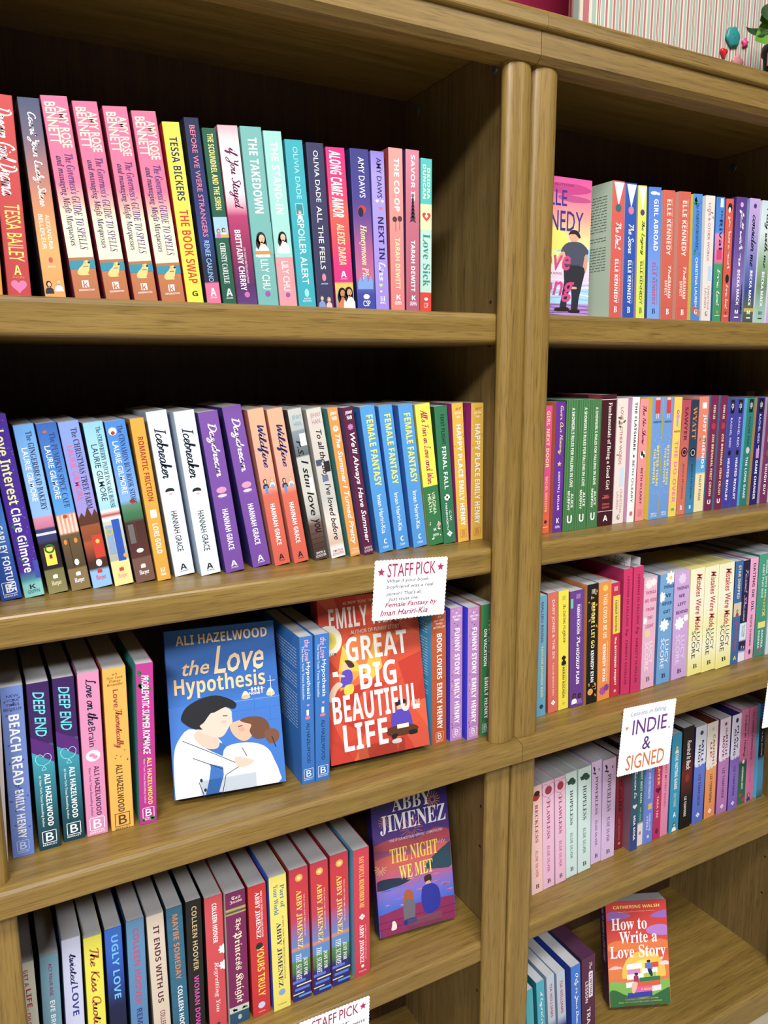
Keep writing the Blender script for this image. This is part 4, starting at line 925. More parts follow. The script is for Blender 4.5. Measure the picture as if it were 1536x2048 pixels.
E6,E7~D8604E@0,D55A4A@1~L=E8A890~K C85444 0 1 6|T b FBE8D4 .07 .5 .3 .66 ELLE KENNEDY|T s F4C8B8 .06 .46 .72 .79 NEW YORK TIMES BESTSELLING|T h FBE8D4 .58 .68 .5 .75 The|T b FBE8D4 .67 .84 .5 .76 GRAHAM|T b FBE8D4 .7 .82 .22 .44 EFFECT|U r FFFFFF .925 .97 .38 .64 B~brick coral paperback with cream capitals, %s of two alike
E8~4C8EDA@0,3F86D4@.85,3F86D4@1~L=F0E640~L 2E7A4A 6 .02 .1 .3 6|T i 1E2A44 .07 .44 .3 .62 The UNHONEYMOONERS|L 3A8A40 4 .42 .5 .25 9|T s FFFFFF .5 .9 .35 .62 CHRISTINA LAUREN|O C86040 .92 .3 .3 .25|O D87848 .95 .75 .3 .25|U r FFFFFF .92 .96 .35 .65 G~blue paperback with palm fronds and a yellow rear cover
E9~E6DDD4@0,E8DCD4@1~L=F4EEE6~L 3A6A50 3 .1 .2 .25 4|T s C04A50 .06 .52 .3 .56 LOVE & OTHER WORDS|R B8D0E4 .56 .68 .5 .85|T s B07880 .72 .92 .54 .74 CHRISTINA|T s B07880 .74 .9 .22 .42 LAUREN|U r 22222A .93 .97 .36 .64 G~cream paperback with a small leaf and pale envelope
E10~3F80D0@0,4A8AD8@.28,E888B0@.3,E06A98@.52,3A9A60@.54,3A9460@1~L=2A6AB0~R FFFFFF .01 .08 .45 .8|T b 1E2A5C .1 .2 .55 .75 The|T b 1E2A5C .18 .42 .4 .8 Rival|R D83A70 .42 .5 .2 .8|T c FFFFFF .58 .88 .35 .7 Emma Lord|U s E8B060 .92 .95 .35 .65 W|R FFFFFF .96 .964 .2 .8~blue, pink and green banded paperback with bold navy title
E11~DE5A40@0,D85238@1~L=A83020~O 22222A .07 .5 .3 .4|O FFFFFF .09 .45 .15 .25|T c FFFFFF .14 .57 .3 .75 you have a match|O 22222A .65 .5 .25 .4|T c FFFFFF .7 .9 .35 .7 Emma Lord|U s 5A2018 .92 .95 .35 .65 W|R FFFFFF .96 .964 .2 .8~thin vermilion paperback with two little birds
E12~5A3A88@0,6A4A98@.4,8A70B8@.7,5A4688@.85,6A5498@1~L=4A3078~O D8A8E8 .06 .5 .15 .15|T c FFFFFF .1 .55 .3 .75 fall with me|T b FFFFFF .58 .87 .4 .65 BECKA MACK|Y 3A3060 .78 .9 .6 .3|U b FFFFFF .91 .94 .35 .65 M|R FFFFFF .965 .975 .3 .7~deep violet landscape paperback with white script
E13~C8A8DC@0,A898D4@.3,6A70B8@.55,3A4488@.75,5A6A3A@.9,4A4A58@1~L=8AA8D8~O 4A3080 .06 .5 .15 .15|T c 1E1E48 .13 .55 .3 .8 consider me|T b FFFFFF .58 .87 .4 .65 BECKA MACK|R C8B040 .89 .92 0 1|U b FFFFFF .91 .94 .35 .65 M|R FFFFFF .965 .975 .3 .7~lilac-to-navy landscape paperback with dark script
E14~C8DCE4@0,D8E4E4@.25,90B088@.5,6A8A68@.7,9AC0B0@.9,A8CCBC@1~L=E4ECF0~T c 1E3A38 .06 .55 .3 .8 Play with me|T b FFFFFF .58 .87 .4 .65 BECKA MACK|U b 2A4A44 .91 .94 .35 .65 M|R 2A4A44 .965 .975 .3 .7~pale misty green landscape paperback
E15~E4D0EC@0,C0A0D8@1~L=F0E8F4~T b FFFFFF .58 .87 .4 .65 BECKA MACK~pale lavender paperback cut by the right frame edge
F1~E8458A@0,E04884@.6,E85838@.85,EC6030@.86,EC6030@1~L=A83060~T b F6D890 .04 .48 .3 .7 GIRL NEXT DOOR|T b F4C070 .55 .83 .32 .64 RACHEL MEREDITH|O 5A1A38 .91 .5 .18 .18|R F4D8B0 .95 .955 .2 .8~hot pink paperback with an orange foot, first beside the post
F2~6A2A98@0,642892@1~L=C86A30~T c F4E090 .03 .4 .3 .8 Gwen Our History|S E8C040 .47 .5 .25|T b F0E0F4 .53 .83 .36 .62 KRISTYN J. MILLER|U b FFFFFF .89 .93 .38 .66 K|U s FFFFFF .95 .97 .25 .75 GRIFFIN~vivid purple paperback with a gold star and orange leafy rear cover
F3,F4,F5~4E8A50@0,4A8448@1~L=2A5030~k 3A703E 5|T b F4F4E8 .06 .66 .42 .66 A SHOWGIRL'S RULES FOR FALLING IN LOVE|T b F4F4E8 .71 .82 .56 .76 ALICE|T b F4F4E8 .69 .84 .28 .48 MURPHY|U b FFFFFF .88 .94 .3 .7 U~green curtain-striped paperback, %s of three alike
F6~451520@0,451520@.035,F4E0D8@.035,F4E0D8@.039,451520@.039,451520@.885,F4C8C0@.885,F4C8C0@.889,451520@.889,451520@1~L=8C2430;LP=3A1A10~T r F4E8E0 .06 .72 .4 .7 Fundamentals of Being a Good Girl|T b D85A58 .76 .79 .3 .66 JULIE|U b D85A58 .775 .79 .25 .75 MURPHY|U b D85A58 .825 .84 .25 .75 SIERRA|U b D85A58 .85 .865 .25 .75 SIMONE|U b FFFFFF .92 .965 .35 .65 A~thick dark maroon paperback, taller than its neighbours
F7~EADAD0@0,ECDAD0@1~L=D8C8C0~L 4A6A38 4 .1 .25 .3 3|T s A8504C .07 .52 .3 .56 LOVE & OTHER WORDS|R C8D8EA .55 .7 .45 .85|L D84A48 2 .42 .46 .15 2|T s B88A88 .72 .92 .56 .76 CHRISTINA|T s B88A88 .74 .88 .24 .44 LAUREN|U r 22222A .93 .97 .36 .64 G~pale blush paperback with a leaf sprig and blue envelope
F8~F0EEEA~L=DCA8C8~T b 1E1E24 .04 .42 .34 .68 THE FLATSHARE|O 22222A .465 .5 .1 .15|T s 1E1E24 .5 .84 .34 .66 BETH O'LEARY|O D86A6A .93 .5 .22 .25~slim white paperback with plain black capitals
F9~EE9492@0,EE908C@1~L=C86A70~T c 7A2A58 .05 .37 .3 .75 The No-Show|O FFFFFF .45 .5 .32 .34|O 2A2A30 .44 .42 .15 .22|O 2A2A30 .46 .65 .12 .18|T b 6A2050 .56 .86 .36 .62 BETH O'LEARY|B D86A78 .93 .5 .25~salmon pink paperback with a round couple portrait
F10,F11~6A9CDC@0,6698D8@1~L=F2D820~R D83A3C .02 .13 .25 .75|R F0D0B8 .0 .02 .3 .7|R F0D0B8 .13 .17 .38 .45|R F0D0B8 .13 .17 .55 .62|U b 22222A .19 .205 .1 .9 PAINTER|C F4F8FF 16 .3 .8 5|T b F4DC48 .39 .72 .56 .78 BETTER THAN|T b F4DC48 .41 .7 .24 .46 THE MOVIES|U s F4F4FA .945 .96 .2 .8 SIMON &|U s F4F4FA .965 .98 .2 .8 SCHUSTER~blue paperback with a red skirt, %s of two alike
F12~F0D24A@0,F0D04A@1~L=F0A0C8~P 6A3A28 F0C8A8 F08AB0 .12 .5 .55|R B0A0E0 .16 .24 .35 .6|U b 22222A .275 .29 .1 .9 PAINTER|T b F070A8 .36 .88 .3 .75 THE DO-OVER|R 5AA860 .93 .95 .3 .7~yellow paperback with pink capitals and a standing girl
F13~C0455C@0,D06858@.5,D8765A@1~L=A83450~T b 6A1A30 .06 .35 .3 .7 SAWYER|O 4A1420 .45 .5 .4 .42|O D8707A .45 .5 .28 .3|O 4A1420 .45 .5 .2 .2|T s 6A2A30 .55 .86 .36 .62 JESSICA PETERSON|U r FFFFFF .92 .96 .36 .64 B~raspberry-to-coral paperback with a round horseshoe emblem
F14~2A3A50@0,2C4460@.45,2C7AA8@.7,3A8AB8@1~L=C88060~T r E88A3C .06 .34 .25 .75 WYATT|O 101820 .46 .5 .4 .42|O A8B8C8 .46 .5 .28 .3|O 101820 .46 .5 .2 .2|T s 14202C .56 .87 .36 .62 JESSICA PETERSON|U r FFFFFF .93 .96 .36 .64 B~navy-to-blue paperback with a round horseshoe emblem
F15~EE8468@0,EA7A60@.5,4A9CD0@.55,5AA8D8@.65,ECE0A8@.67,ECE0A8@1~L=E08A78~R FFFFFF .05 .1 .3 .75|T b FFFFFF .15 .62 .42 .78 JUST FRIENDS|L 3A7A58 4 .35 .45 .3 4|T b B8503C .68 .9 .36 .62 HALEY PHAM~coral, blue and cream banded paperback with white capitals
F16,F17~7A2450@0,76224C@1~L=4A88A8~T b F4E0C8 .08 .2 .36 .62 PIPER LEE|O B8304C .26 .5 .25 .3|T b F6E0A0 .33 .87 .36 .68 ZOE BRENNAN, FIRST CRUSH|U b FFFFFF .905 .945 .3 .7 U~wine-red paperback with cream capitals, %s of two alike
F18,F19~4440A0@0,423C9C@1~L=3A78B8~R 16161E .01 .13 .25 .75|U b E8E8F0 .03 .1 .35 .65 cja|T s E0E0F4 .17 .44 .34 .6 RACHEL REID|O 16161E .49 .5 .2 .25|T b FFFFFF .54 .93 .32 .62 HEATED RIVALRY~royal purple-blue paperback with black ribbon tab, %s of two alike
F20~1F7E74@0,1D7A70@1~L=5AC8E8~R 10201E .01 .13 .25 .75|U b E8F0F0 .03 .1 .35 .65 cja|T s 14302C .17 .44 .34 .6 RACHEL REID|O C8D0CC .48 .5 .25 .3|T b E8F4F0 .54 .93 .32 .62 THE LONG GAME~deep teal paperback with black ribbon tab
F21~231F6C@0,231F68@1~L=C89850~R 0E0E18 .01 .13 .25 .75|U b E8E8F0 .03 .1 .35 .65 cja|T s E0E0F4 .15 .42 .34 .6 RACHEL REID|R C890D0 .47 .56 .3 .7|R F0E8F4 .44 .48 .55 .62|T b FFFFFF .58 .95 .32 .62 GAME CHANGER~midnight navy paperback with a purple cup
F22~7A3464@0,76305E@1~L=D0A8C0~R 1E101A .01 .13 .25 .75|T s E0D0DC .15 .42 .34 .6 RACHEL REID|O 8A5A3A .52 .6 .3 .3|T b FFFFFF .62 .92 .32 .62 TOUGH GUY~mulberry paperback near the right frame edge
F23~1F2C5C@0,1C2856@1~L=D8E4F0~R 0E0E18 .01 .13 .25 .75|T s E0E0F4 .15 .42 .34 .6 RACHEL REID~navy paperback with white rear cover at the right frame edge
G1~5FA6BE@0,5A9CB8@1~L=4A7A8C~T b 6A3A6C .05 .38 .36 .62 MALIBU RISING|T b E8C878 .41 .84 .36 .62 TAYLOR JENKINS REID|O 14384C .92 .5 .2 .2~steel-teal paperback, first beside the post
G2~D86858@0,D46454@1~L=A0442E~T s F8E0D4 .06 .55 .34 .66 DAISY JONES & THE SIX|T s F4D0C4 .58 .86 .36 .58 TAYLOR JENKINS REID|D FFFFFF .92 .5 .25~coral red paperback with thin pale capitals
G3~F0DC20@0,EEDA1E@1~L=B8A818~U b B8A010 .04 .08 .35 .65 avon|T c 6A5A10 .11 .44 .32 .66 The DATING PLAYBOOK|P 1E1A14 3A2A1A 1E1A14 .56 .5 .6|R 1E1A14 .55 .57 .3 .7|T b 4A4010 .62 .9 .36 .6 FARRAH ROCHON|T s 6A5A10 .62 .88 .68 .76 USA TODAY BESTSELLING AUTHOR|O C8B820 .95 .5 .12 .12~bright yellow paperback with a dark couple silhouette
G4~6A3A90@0,66388C@1~L=4A2468~R 6AC8A8 .06 .14 0 .18|U b B890D0 .03 .07 .4 .7 avon|T b FFFFFF .12 .37 .46 .66 FARRAH ROCHON|T s E0C8F0 .12 .35 .7 .77 USA TODAY BESTSELLING AUTHOR|T c FFFFFF .39 .48 .45 .7 The|T b FFFFFF .49 .8 .42 .66 HOOKUP PLAN|P 1A1412 6A4430 F4F4F4 .9 .3 .5|P 1A1412 5A3828 8A5AA8 .91 .68 .5~purple paperback with a couple at its foot
G5~171614~L=D8863A~N C89A3C 16 .05 .35 .3 11|U b C8C0B0 .04 .08 .35 .7 avon|T b F2E060 .15 .53 .36 .68 BEFORE I LET GO|T b FFFFFF .55 .82 .36 .64 KENNEDY RYAN|L C8A030 5 .82 .98 .35 4|O E0A058 .9 .35 .25 .25~black paperback with gold leaf sprigs
G6~EC8C34@0,EA8A30@1~L=C86A20~O F4C840 .05 .5 .2 .2|T b FFF0C8 .1 .47 .36 .66 THIS COULD BE US|T s FFE8D0 .5 .85 .68 .76 NEW YORK TIMES BESTSELLING AUTHOR|T b FFFFFF .52 .84 .36 .6 KENNEDY RYAN|F B04898 .92 .4 .3|F 8A3A88 .9 .7 .25~orange paperback with purple flowers at its foot
G7~C82440@0,C42240@1~L=A01830~U b F0C0C8 .03 .07 .3 .7 avon|R F2D034 .11 .44 .2 1|T b 2A2A3A .15 .42 .42 .66 FARRAH ROCHON|T s 4A3A2A .15 .42 .74 .82 USA TODAY BESTSELLING AUTHOR|T b FFFFFF .47 .9 .36 .62 The BOYFRIEND PROJECT|O E8A0A8 .95 .5 .14 .14~crimson paperback with a yellow name panel
G8,G9~D42A68@0,CE2862@1~L=B01E58~T b 7A1034 .06 .45 .38 .62 LESSONS IN FALLING|T c 5A0A28 .47 .53 .3 .66 Boy|T b 6A0E30 .56 .92 .36 .6 CHRISTY SCHILLIG~tall magenta-red paperback with dark red capitals, %s of two alike
G10~E8B4CC@0,E6AEC8@1~L=C888A8~F F4E8E0 .06 .35 .3|F F4ECE8 .05 .7 .25|U b C8386C .12 .15 .1 .9 THINGS|U b C8386C .19 .22 .05 .95 WE HIDE|U b C8386C .27 .3 .2 .8 FROM|U b C8386C .345 .375 .3 .7 THE|U b C8386C .42 .45 .2 .8 LIGHT|F F8F0EC .38 .1 .22|F F0C8A0 .5 .35 .28|T s F8E4EE .58 .78 .55 .8 LUCY|T s F8E4EE .58 .84 .2 .48 SCORE|U r 6A4A58 .9 .94 .35 .65 B~thick pale pink paperback with white blossoms
G11~6EA6D8@0,6AA0D4@1~L=4A7AB0~F FFFFFF .04 .75 .38|O F0D060 .04 .75 .1 .1|U b 1E2A44 .1 .13 .25 1 THINGS|U b 1E2A44 .18 .21 .3 .8 WE|U b 1E2A44 .25 .28 .2 .9 NEVER|U b 1E2A44 .325 .355 .3 .8 GOT|U b 1E2A44 .4 .43 .25 .9 OVER|F FFFFFF .2 .12 .3|F FFFFFF .46 .4 .36|T s F0F4FA .6 .82 .55 .8 LUCY|T s F0F4FA .58 .86 .2 .48 SCORE|U r 1E2A44 .91 .95 .35 .65 B~thick light blue paperback with white daisies
G12~CFA6DC@0,CCA2D8@1~L=A888C0~F E8D0F0 .07 .5 .28|U b 3A2A4A .14 .17 .15 .95 THINGS|U b 3A2A4A .21 .24 .3 .7 WE|U b 3A2A4A .285 .315 .25 .8 LEFT|U b 3A2A4A .36 .39 .15 .95 BEHIND|F FFFFFF .48 .4 .34|F F8F0FA .44 .85 .2|T s E8D4F4 .6 .82 .55 .8 LUCY|T s E8D4F4 .58 .86 .2 .48 SCORE|U r 3A2A4A .91 .95 .35 .65 B~thick lilac paperback with white blossoms
G13,G14,G15~F2EEC4@0,F4F0D4@.35,F2ECA8@.55,F4F0D0@.75,F0E680@.95,F0E680@1~L=E8E0A8;pg=CFC27A~T h B8243C .05 .58 .4 .8 Mistakes Were Made|T s 2E2C24 .6 .8 .55 .8 LUCY|T s 2E2C24 .58 .84 .2 .48 SCORE|U r 2A2A22 .9 .94 .35 .65 B~thick cream-yellow paperback with red handwriting, %s of three alike
G16~3A6CA8@0,3664A0@1~L=2A4A70~T b F4E0A0 .04 .36 .34 .68 STAR SHIPPED|R D8C8A8 .4 .53 0 1|P 2A1E1A E0B090 B83A30 .48 .5 .5|T b C03A34 .57 .86 .34 .62 AMY SPALDING|U b F0E060 .92 .96 .3 .7 A~blue paperback with a small square couple portrait
G17~242040@0,242040@.61,D8E4F0@.62,D8E4F0@.78,2A2450@.8,2A2450@.88,E8E0EC@.92,E8E0EC@1~L=16142C~T c C8A8E0 .08 .6 .3 .75 Fated Skates|T s 3A3A60 .63 .76 .52 .72 VICTORIA|T s 3A3A60 .64 .75 .26 .46 SCHADE|P 1E1A20 E0B090 3A60B0 .85 .35 .5|P C04830 E8C0A0 3A60B0 .86 .7 .45~thin dark indigo paperback with pale name panel
G18~F0A6CC@0,EEA2C8@1~L=C87AA0~T b 4A2848 .05 .52 .34 .68 DATING DR. DIL|T b 5A3458 .56 .87 .36 .62 NISHA SHARMA|O 5A3A50 .93 .5 .15 .25~light pink paperback with plum capitals
G19~3F9E80@0,3A9678@.6,348A6E@1~L=2A7A70~T b DCF0E8 .06 .43 .58 .76 SUGAR, SPICE AND|T b DCF0E8 .1 .42 .3 .48 CAN'T PLAY NICE|Y D8D070 .46 .64 .45 .3|R E8E070 .66 .72 .2 .85|T b F4F4F4 .74 .92 .55 .72 ANNIKA|T b F4F4F4 .74 .92 .25 .42 SHARMA|O C04890 .94 .5 .12 .15~sea-green paperback with a small tower
G20~D4DCE6@0,C8D4E0@1~L=B4B8C8~~pale grey-white paperback at the right frame edge
H1~F0C4BC@0,EEC0B8@1~L=D8A8A0~O B02820 .1 .45 .3 .3|O 301818 .07 .55 .25 .2|L B02820 3 .06 .14 .3 3|T r A83028 .17 .52 .35 .62 RECKLESS|T s C8442E .6 .85 .36 .58 ELSIE SILVER|U r 3A2A24 .915 .955 .35 .65 B~peach-pink paperback with a red rose, first beside the stile
H2,H3~EBBCD4@0,E8B6D0@1~L=D0A0BC~O A82A44 .08 .5 .3 .32|h A84A60 .09 .5 .6|T r 9A2440 .18 .53 .34 .62 FLAWLESS|T s C42C5C .6 .85 .36 .58 ELSIE SILVER|U r 3A2430 .915 .955 .35 .65 B~rose-pink paperback with a dark red charm, %s of two alike
H4,H5~CFE6E2@0,CCE2DE@1~L=A8CCC8~O 1E4438 .08 .5 .25 .22|O 2A5444 .1 .65 .22 .2|L 1E4438 4 .06 .12 .3 3|T r 234A44 .17 .5 .34 .62 HOPELESS|T s 2A7A60 .58 .83 .36 .58 ELSIE SILVER|U r 2A3A38 .91 .95 .35 .65 B~pale mint paperback with a dark green bow, %s of two alike
H6,H7~D9BCE2@0,D6B8DE@1~L=B89AD0~L 4A3060 5 .04 .14 .25 5|T r 4A3560 .15 .52 .34 .62 POWERLESS|T s 6A3A88 .58 .83 .36 .58 ELSIE SILVER|U r 3A2A48 .91 .95 .35 .65 B~pale lavender paperback with a purple thistle, %s of two alike
H8~8C1C2C@0,7E1826@1~L=4A0E18~T b 3A0C14 .2 .34 .35 .7 TIES|T c 2A0810 .36 .44 .35 .65 and|T b 2A0810 .45 .6 .35 .7 LIES|T s C86A60 .68 .9 .36 .56 KAT SINGLETON|D D88A78 .94 .5 .2~dark red paperback below the card
H9~2C5A70@0,2E5C74@.6,24406A@.8,2E4A90@1~L=8A5A70;LP=4A3A5C~T c FFFFFF .2 .48 .35 .75 Starter Ex|H E8F0F0 .56 .5 .3|T b FFFFFF .65 .9 .36 .64 MIA SOSA~dark teal paperback with a heart outline and sunset rear cover
H10~2A6A70@0,2C6C72@.75,E8D8D4@.78,E8D8D4@1~L=2A5A60~T b DCE8E4 .15 .55 .34 .66 WORST BEST MAN|T s B8D8D4 .6 .74 .36 .6 MIA SOSA|O C86A8A .87 .5 .2 .25~slim teal paperback with a cream foot
H11~6A84DC@0,6680D8@1~L=7AB0E8~T r DCE4FA .2 .55 .34 .6 PPY AND SUNSHINE|R E8B850 .6 .66 .4 .8|T s F0F4FA .7 .88 .54 .72 CHARLOTTE|T s F0F4FA .72 .86 .26 .44 STEIN|U b FFFFFF .92 .95 .4 .65 K~periwinkle-blue paperback with a small yellow sign
H12~C02868@0,B82462@1~L=7A1844~T b F0D048 .2 .45 .36 .66 PLAYER|H 5A0C30 .5 .5 .35|T b F4C8A0 .56 .78 .36 .6 TARA TAI|O 7A1844 .92 .5 .2 .3~deep raspberry paperback with yellow capitals
H13~E88CB0@0,E482A8@1~L=C8688C~T h B03468 .3 .72 .36 .62 AIN'T MY FIRST RODEO~bubblegum pink paperback with magenta lettering
H14~1E9CC4@0,1A94BC@1~L=146A8A~P E8C070 F0C8A0 F0E8D0 .14 .5 .45|T b F4F4EC .2 .56 .34 .66 THE HATING GAME|T s F0D880 .6 .74 .36 .6 SALLY THORNE|U b FFFFFF .8 .85 .35 .65 A|P 3A2A24 E8C0A0 F4F4F4 .93 .5 .55~cerulean blue paperback with two small figures
H15~1A1416@0,2A1416@.3,6A1E1A@.45,4A1614@.6,16100E@.7,120E0E@1~L=141014~T h F0E8E4 .13 .42 .35 .75 Rewind It Back|T b E8E0DC .68 .88 .3 .52 LIZ TOMFORDE|O 8A2A20 .5 .5 .2 .3~black hardcover with a dark red glow in the middle
H16~D8DCEC@0,D8DCEC@.37,5A74D0@.4,506AC8@1~L=241C58~O 3A3A60 .07 .5 .15 .15|T b 1E1A4A .15 .38 .54 .74 MILE|T b 1E1A4A .19 .4 .26 .46 HIGH|v D8DCEC .4|T b 3A2A6A .5 .82 .4 .62 LIZ TOMFORDE|D F4F4FA .92 .5 .2~white over cobalt-blue torn-paper paperback
H17~E4DCD2@0,E4DCD2@.44,E89452@.47,E48C48@1~L=5A2410;pg=5A2A18~O C8BCAC .07 .5 .12 .12|T b B84A1C .13 .46 .54 .74 CAUGHT|T b B84A1C .2 .36 .28 .46 UP|v E4DCD2 .47|T b 5A2E18 .54 .84 .4 .62 LIZ TOMFORDE|D FFF4E8 .93 .5 .2~white over orange torn-paper paperback with brown page tops
H18~E4D4E4@0,E4D4E4@.4,B87AB8@.43,B072B0@1~L=7A2A6A~O 6A4A70 .06 .5 .12 .12|T i 7A3A7A .1 .18 .5 .7 the|T b 7A1E5C .18 .44 .54 .74 RIGHT|T b 7A1E5C .18 .4 .26 .46 MOVE|v E4D4E4 .43|T b 5A2A60 .52 .84 .4 .62 LIZ TOMFORDE|D F8E8F8 .93 .5 .2~white over mauve torn-paper paperback
H19~DCD8EC@0,DCD8EC@.42,8468C0@.46,7C60B8@1~L=1E1650;pg=2A2058~O 2A2A50 .06 .5 .15 .2|T b 1E1A4A .12 .36 .54 .74 PLAY|T b 1E1A4A .14 .42 .26 .48 ALONG|v DCD8EC .45|T b 3A2070 .54 .85 .4 .62 LIZ TOMFORDE|D F0E8FA .93 .5 .2~white over violet torn-paper paperback with navy page tops
H20~D878A4@0,D06C9A@.52,1E5A44@.56,2A6A50@1~L=A86A98~T c 5A1E48 .06 .5 .35 .78 Ladies in Hating|O F4E8EC .55 .5 .15 .2|T b F0F0E8 .6 .84 .36 .58 ALEXANDRA VASTI|O C03A30 .9 .3 .2 .2|O C03A30 .96 .7 .2 .2~rose pink over dark green paperback with plum script
H21~D874A4@0,D06C9C@1~L=A84A78~T i 8A2A5A .05 .13 .36 .6 The|T b 6A1E48 .14 .56 .36 .6 SUMMER of BROKEN RULES|T s A04878 .6 .8 .4 .55 K. L. WALTHER|P 1A1A30 D8A888 2A3A90 .93 .4 .6~pink paperback with plum capitals and a dark figure at the foot
H22~2A6AD0@0,2A6AD0@.13,1A2436@.18,141E2A@.55,4A90B8@.6,3A88A8@.9,1E5A58@1~L=5AC0E8~T s C8D8DC .3 .55 .4 .6 IS ALL ALONE~blue and black paperback, last against the side panel
I1~3FA8B4~L=1A6A78~~teal paperback sliver beside the stile
I2~3AACC0@0,34A0B4@1~L=1A6E80~T c FFFFFF .1 .75 .3 .75 A Legend in the Baking~turquoise paperback with white script
I3,I4~B8C4D4@0,B4C0D0@.45,2E3C90@.55,2A348A@1~L=8A9CB4~T b B03A4C .08 .42 .35 .65 TIA WILLIAMS|T b F0F0F4 .55 .9 .35 .65 SEVEN~grey-blue over indigo paperback with dark red capitals, %s of two alike
I5~3A78D8@0,3470D0@1~L=1E3A98~T c FFFFFF .08 .7 .32 .75 Only in Your Dreams|D 3A9A5A .8 .5 .25~vivid blue paperback with white cursive
I6~5A2848@0,52243F@1~L=3A2638;pg=4A2A40;d=150~T c E8DCE4 .06 .3 .45 .75 The Love of|R E8E0E8 .16 .42 .5 .8|T b 5A2848 .18 .4 .56 .74 FLIRTING|T b E8DCE4 .24 .46 .24 .44 LESSON|T b E8DCE4 .52 .8 .35 .62 TRACY~dark plum hardcover with plum page tops, last before the gap
'''
ROW = {'A': (Z_S1, 'left top shelf'), 'B': (Z_S2, 'left second shelf'), 'C': (Z_DECK, 'left middle deck'),
       'D': (Z_S4, 'left lower shelf'), 'E': (Z_S1 + 0.0015, 'right top shelf'), 'F': (Z_S2, 'right second shelf'),
       'G': (Z_DECK, 'right middle deck'), 'H': (Z_S4, 'right lower shelf'), 'I': (Z_S5, 'right bottom deck')}
GEOM = {}
for q in GEO.replace('\n', '').strip(';').split(';'):
    w = q.split()
    GEOM[w[0]] = [float(x) for x in w[1:]]


def place(root, key, x, y, t, lean):
    root.location = (x, y, ROW[key[0]][0] + 0.0002 + abs(math.sin(lean)) * t / 2)
    root.rotation_euler = (0, lean, 0)


prepare([(i.split(' ')[1], ' '.join(i.split(' ')[7:])) for l in SPEC.strip().split('\n') for i in l.split('~')[3].split('|') if i[:2] in ('T ', 'U ')]
        + [('s', 'B'), ('s', 'BERKLEY')])

for line in SPEC.strip().split('\n'):
    keys, base, opt, items, label = line.split('~')
    keys = keys.split(',')
    opts = dict(o.split('=') for o in opt.split(';') if '=' in o)
    items = [i for i in items.split('|') if i]
    proto = None
    for n, k in enumerate(keys):
        x, y, t, h, lean = GEOM[k]
        x, y, t, h, lean = x * 1e-4, y * 1e-4, t * 1e-4, h * 1e-4, math.radians(lean)
        d = float(opts.get('d', 133)) * 1e-3
        lab = label
        if len(keys) > 1:
            lab = label % (('left one', 'right one') if len(keys) == 2 else ('first', 'second', 'third', 'fourth'))[n]
        lab += ', ' + ROW[k[0]][1]
        if proto is None:
            root = empty('book', (0, 0, 0), lab, 'book', 'books on the ' + ROW[k[0]][1])
            make_book(root, t, h, d, base, items, opts, 0.974 if k[0] in 'AE' else 1.0)
            proto = (root, t, h)
        else:
            src, t0, h0 = proto
            root = src.copy()
            COL.objects.link(root)
            root['label'] = lab
            for ch in list(src.children):
                c = ch.copy()
                COL.objects.link(c)
                c.parent = root
            root.scale = (t / t0, 1, h / h0)
        place(root, k, x, y, t, lean)


# ---------------------------------------------------------------- books turned face out
def face_book(pose, w, h, th, base, items, spine, label, draw=None, spine_items=()):
    x, y, z, yaw, tilt = pose
    root = empty('book', (x, y, z), label, 'book', 'books turned face out', (-math.radians(tilt), 0, math.radians(yaw)))
    m = MB()
    panel(m, w, h, stops(base), e=0.0008)
    pr = Print(m, w, h)
    if draw:
        draw(pr)
    for it in items:
        pr.item(it)
    m.build('front_cover', COVER, root, True, False)
    m = MB(); panel(m, th, h, stops(spine))
    ps = Print(m, th, h)
    for it in spine_items:
        ps.item(it)
    m.v = [(-w / 2 + yy, 0.0012 + th / 2 - xx, zz) for xx, yy, zz in m.v]
    m.build('spine', COVER, root, True, False)
    m = MB(); m.box(-w / 2 + 0.0012, w / 2, th + 0.0012, th + 0.0017, 0, h, stops(spine)[0][1])
    m.build('back_cover', COVER, root, True)
    m = MB(); m.box(-w / 2 + 0.0014, w / 2 - 0.0005, 0.0013, th + 0.0011, 0.0005, h - 0.0009)
    o = m.build('page_block', PAPER, root)
    return root


def blob(pr, pts, col, n=3):
    """smooth closed outline through (s, w) points"""
    P = pts
    out = []
    N = len(P)
    for i in range(N):
        p0, p1, p2, p3 = P[i - 1], P[i], P[(i + 1) % N], P[(i + 2) % N]
        for j in range(n):
            t = j / n
            out.append(tuple(0.5 * (2 * b + (c - a) * t + (2 * a - 5 * b + 4 * c - d) * t * t + (3 * b - a - 3 * c + d) * t ** 3)
                             for a, b, c, d in zip(p0, p1, p2, p3)))
    pr.k += 1
    out = [(min(0.999, max(0.001, s)), min(0.992, max(0.008, w))) for s, w in out]
    pr.mb.face([pr.P(s, w) for s, w in out], ink(col))


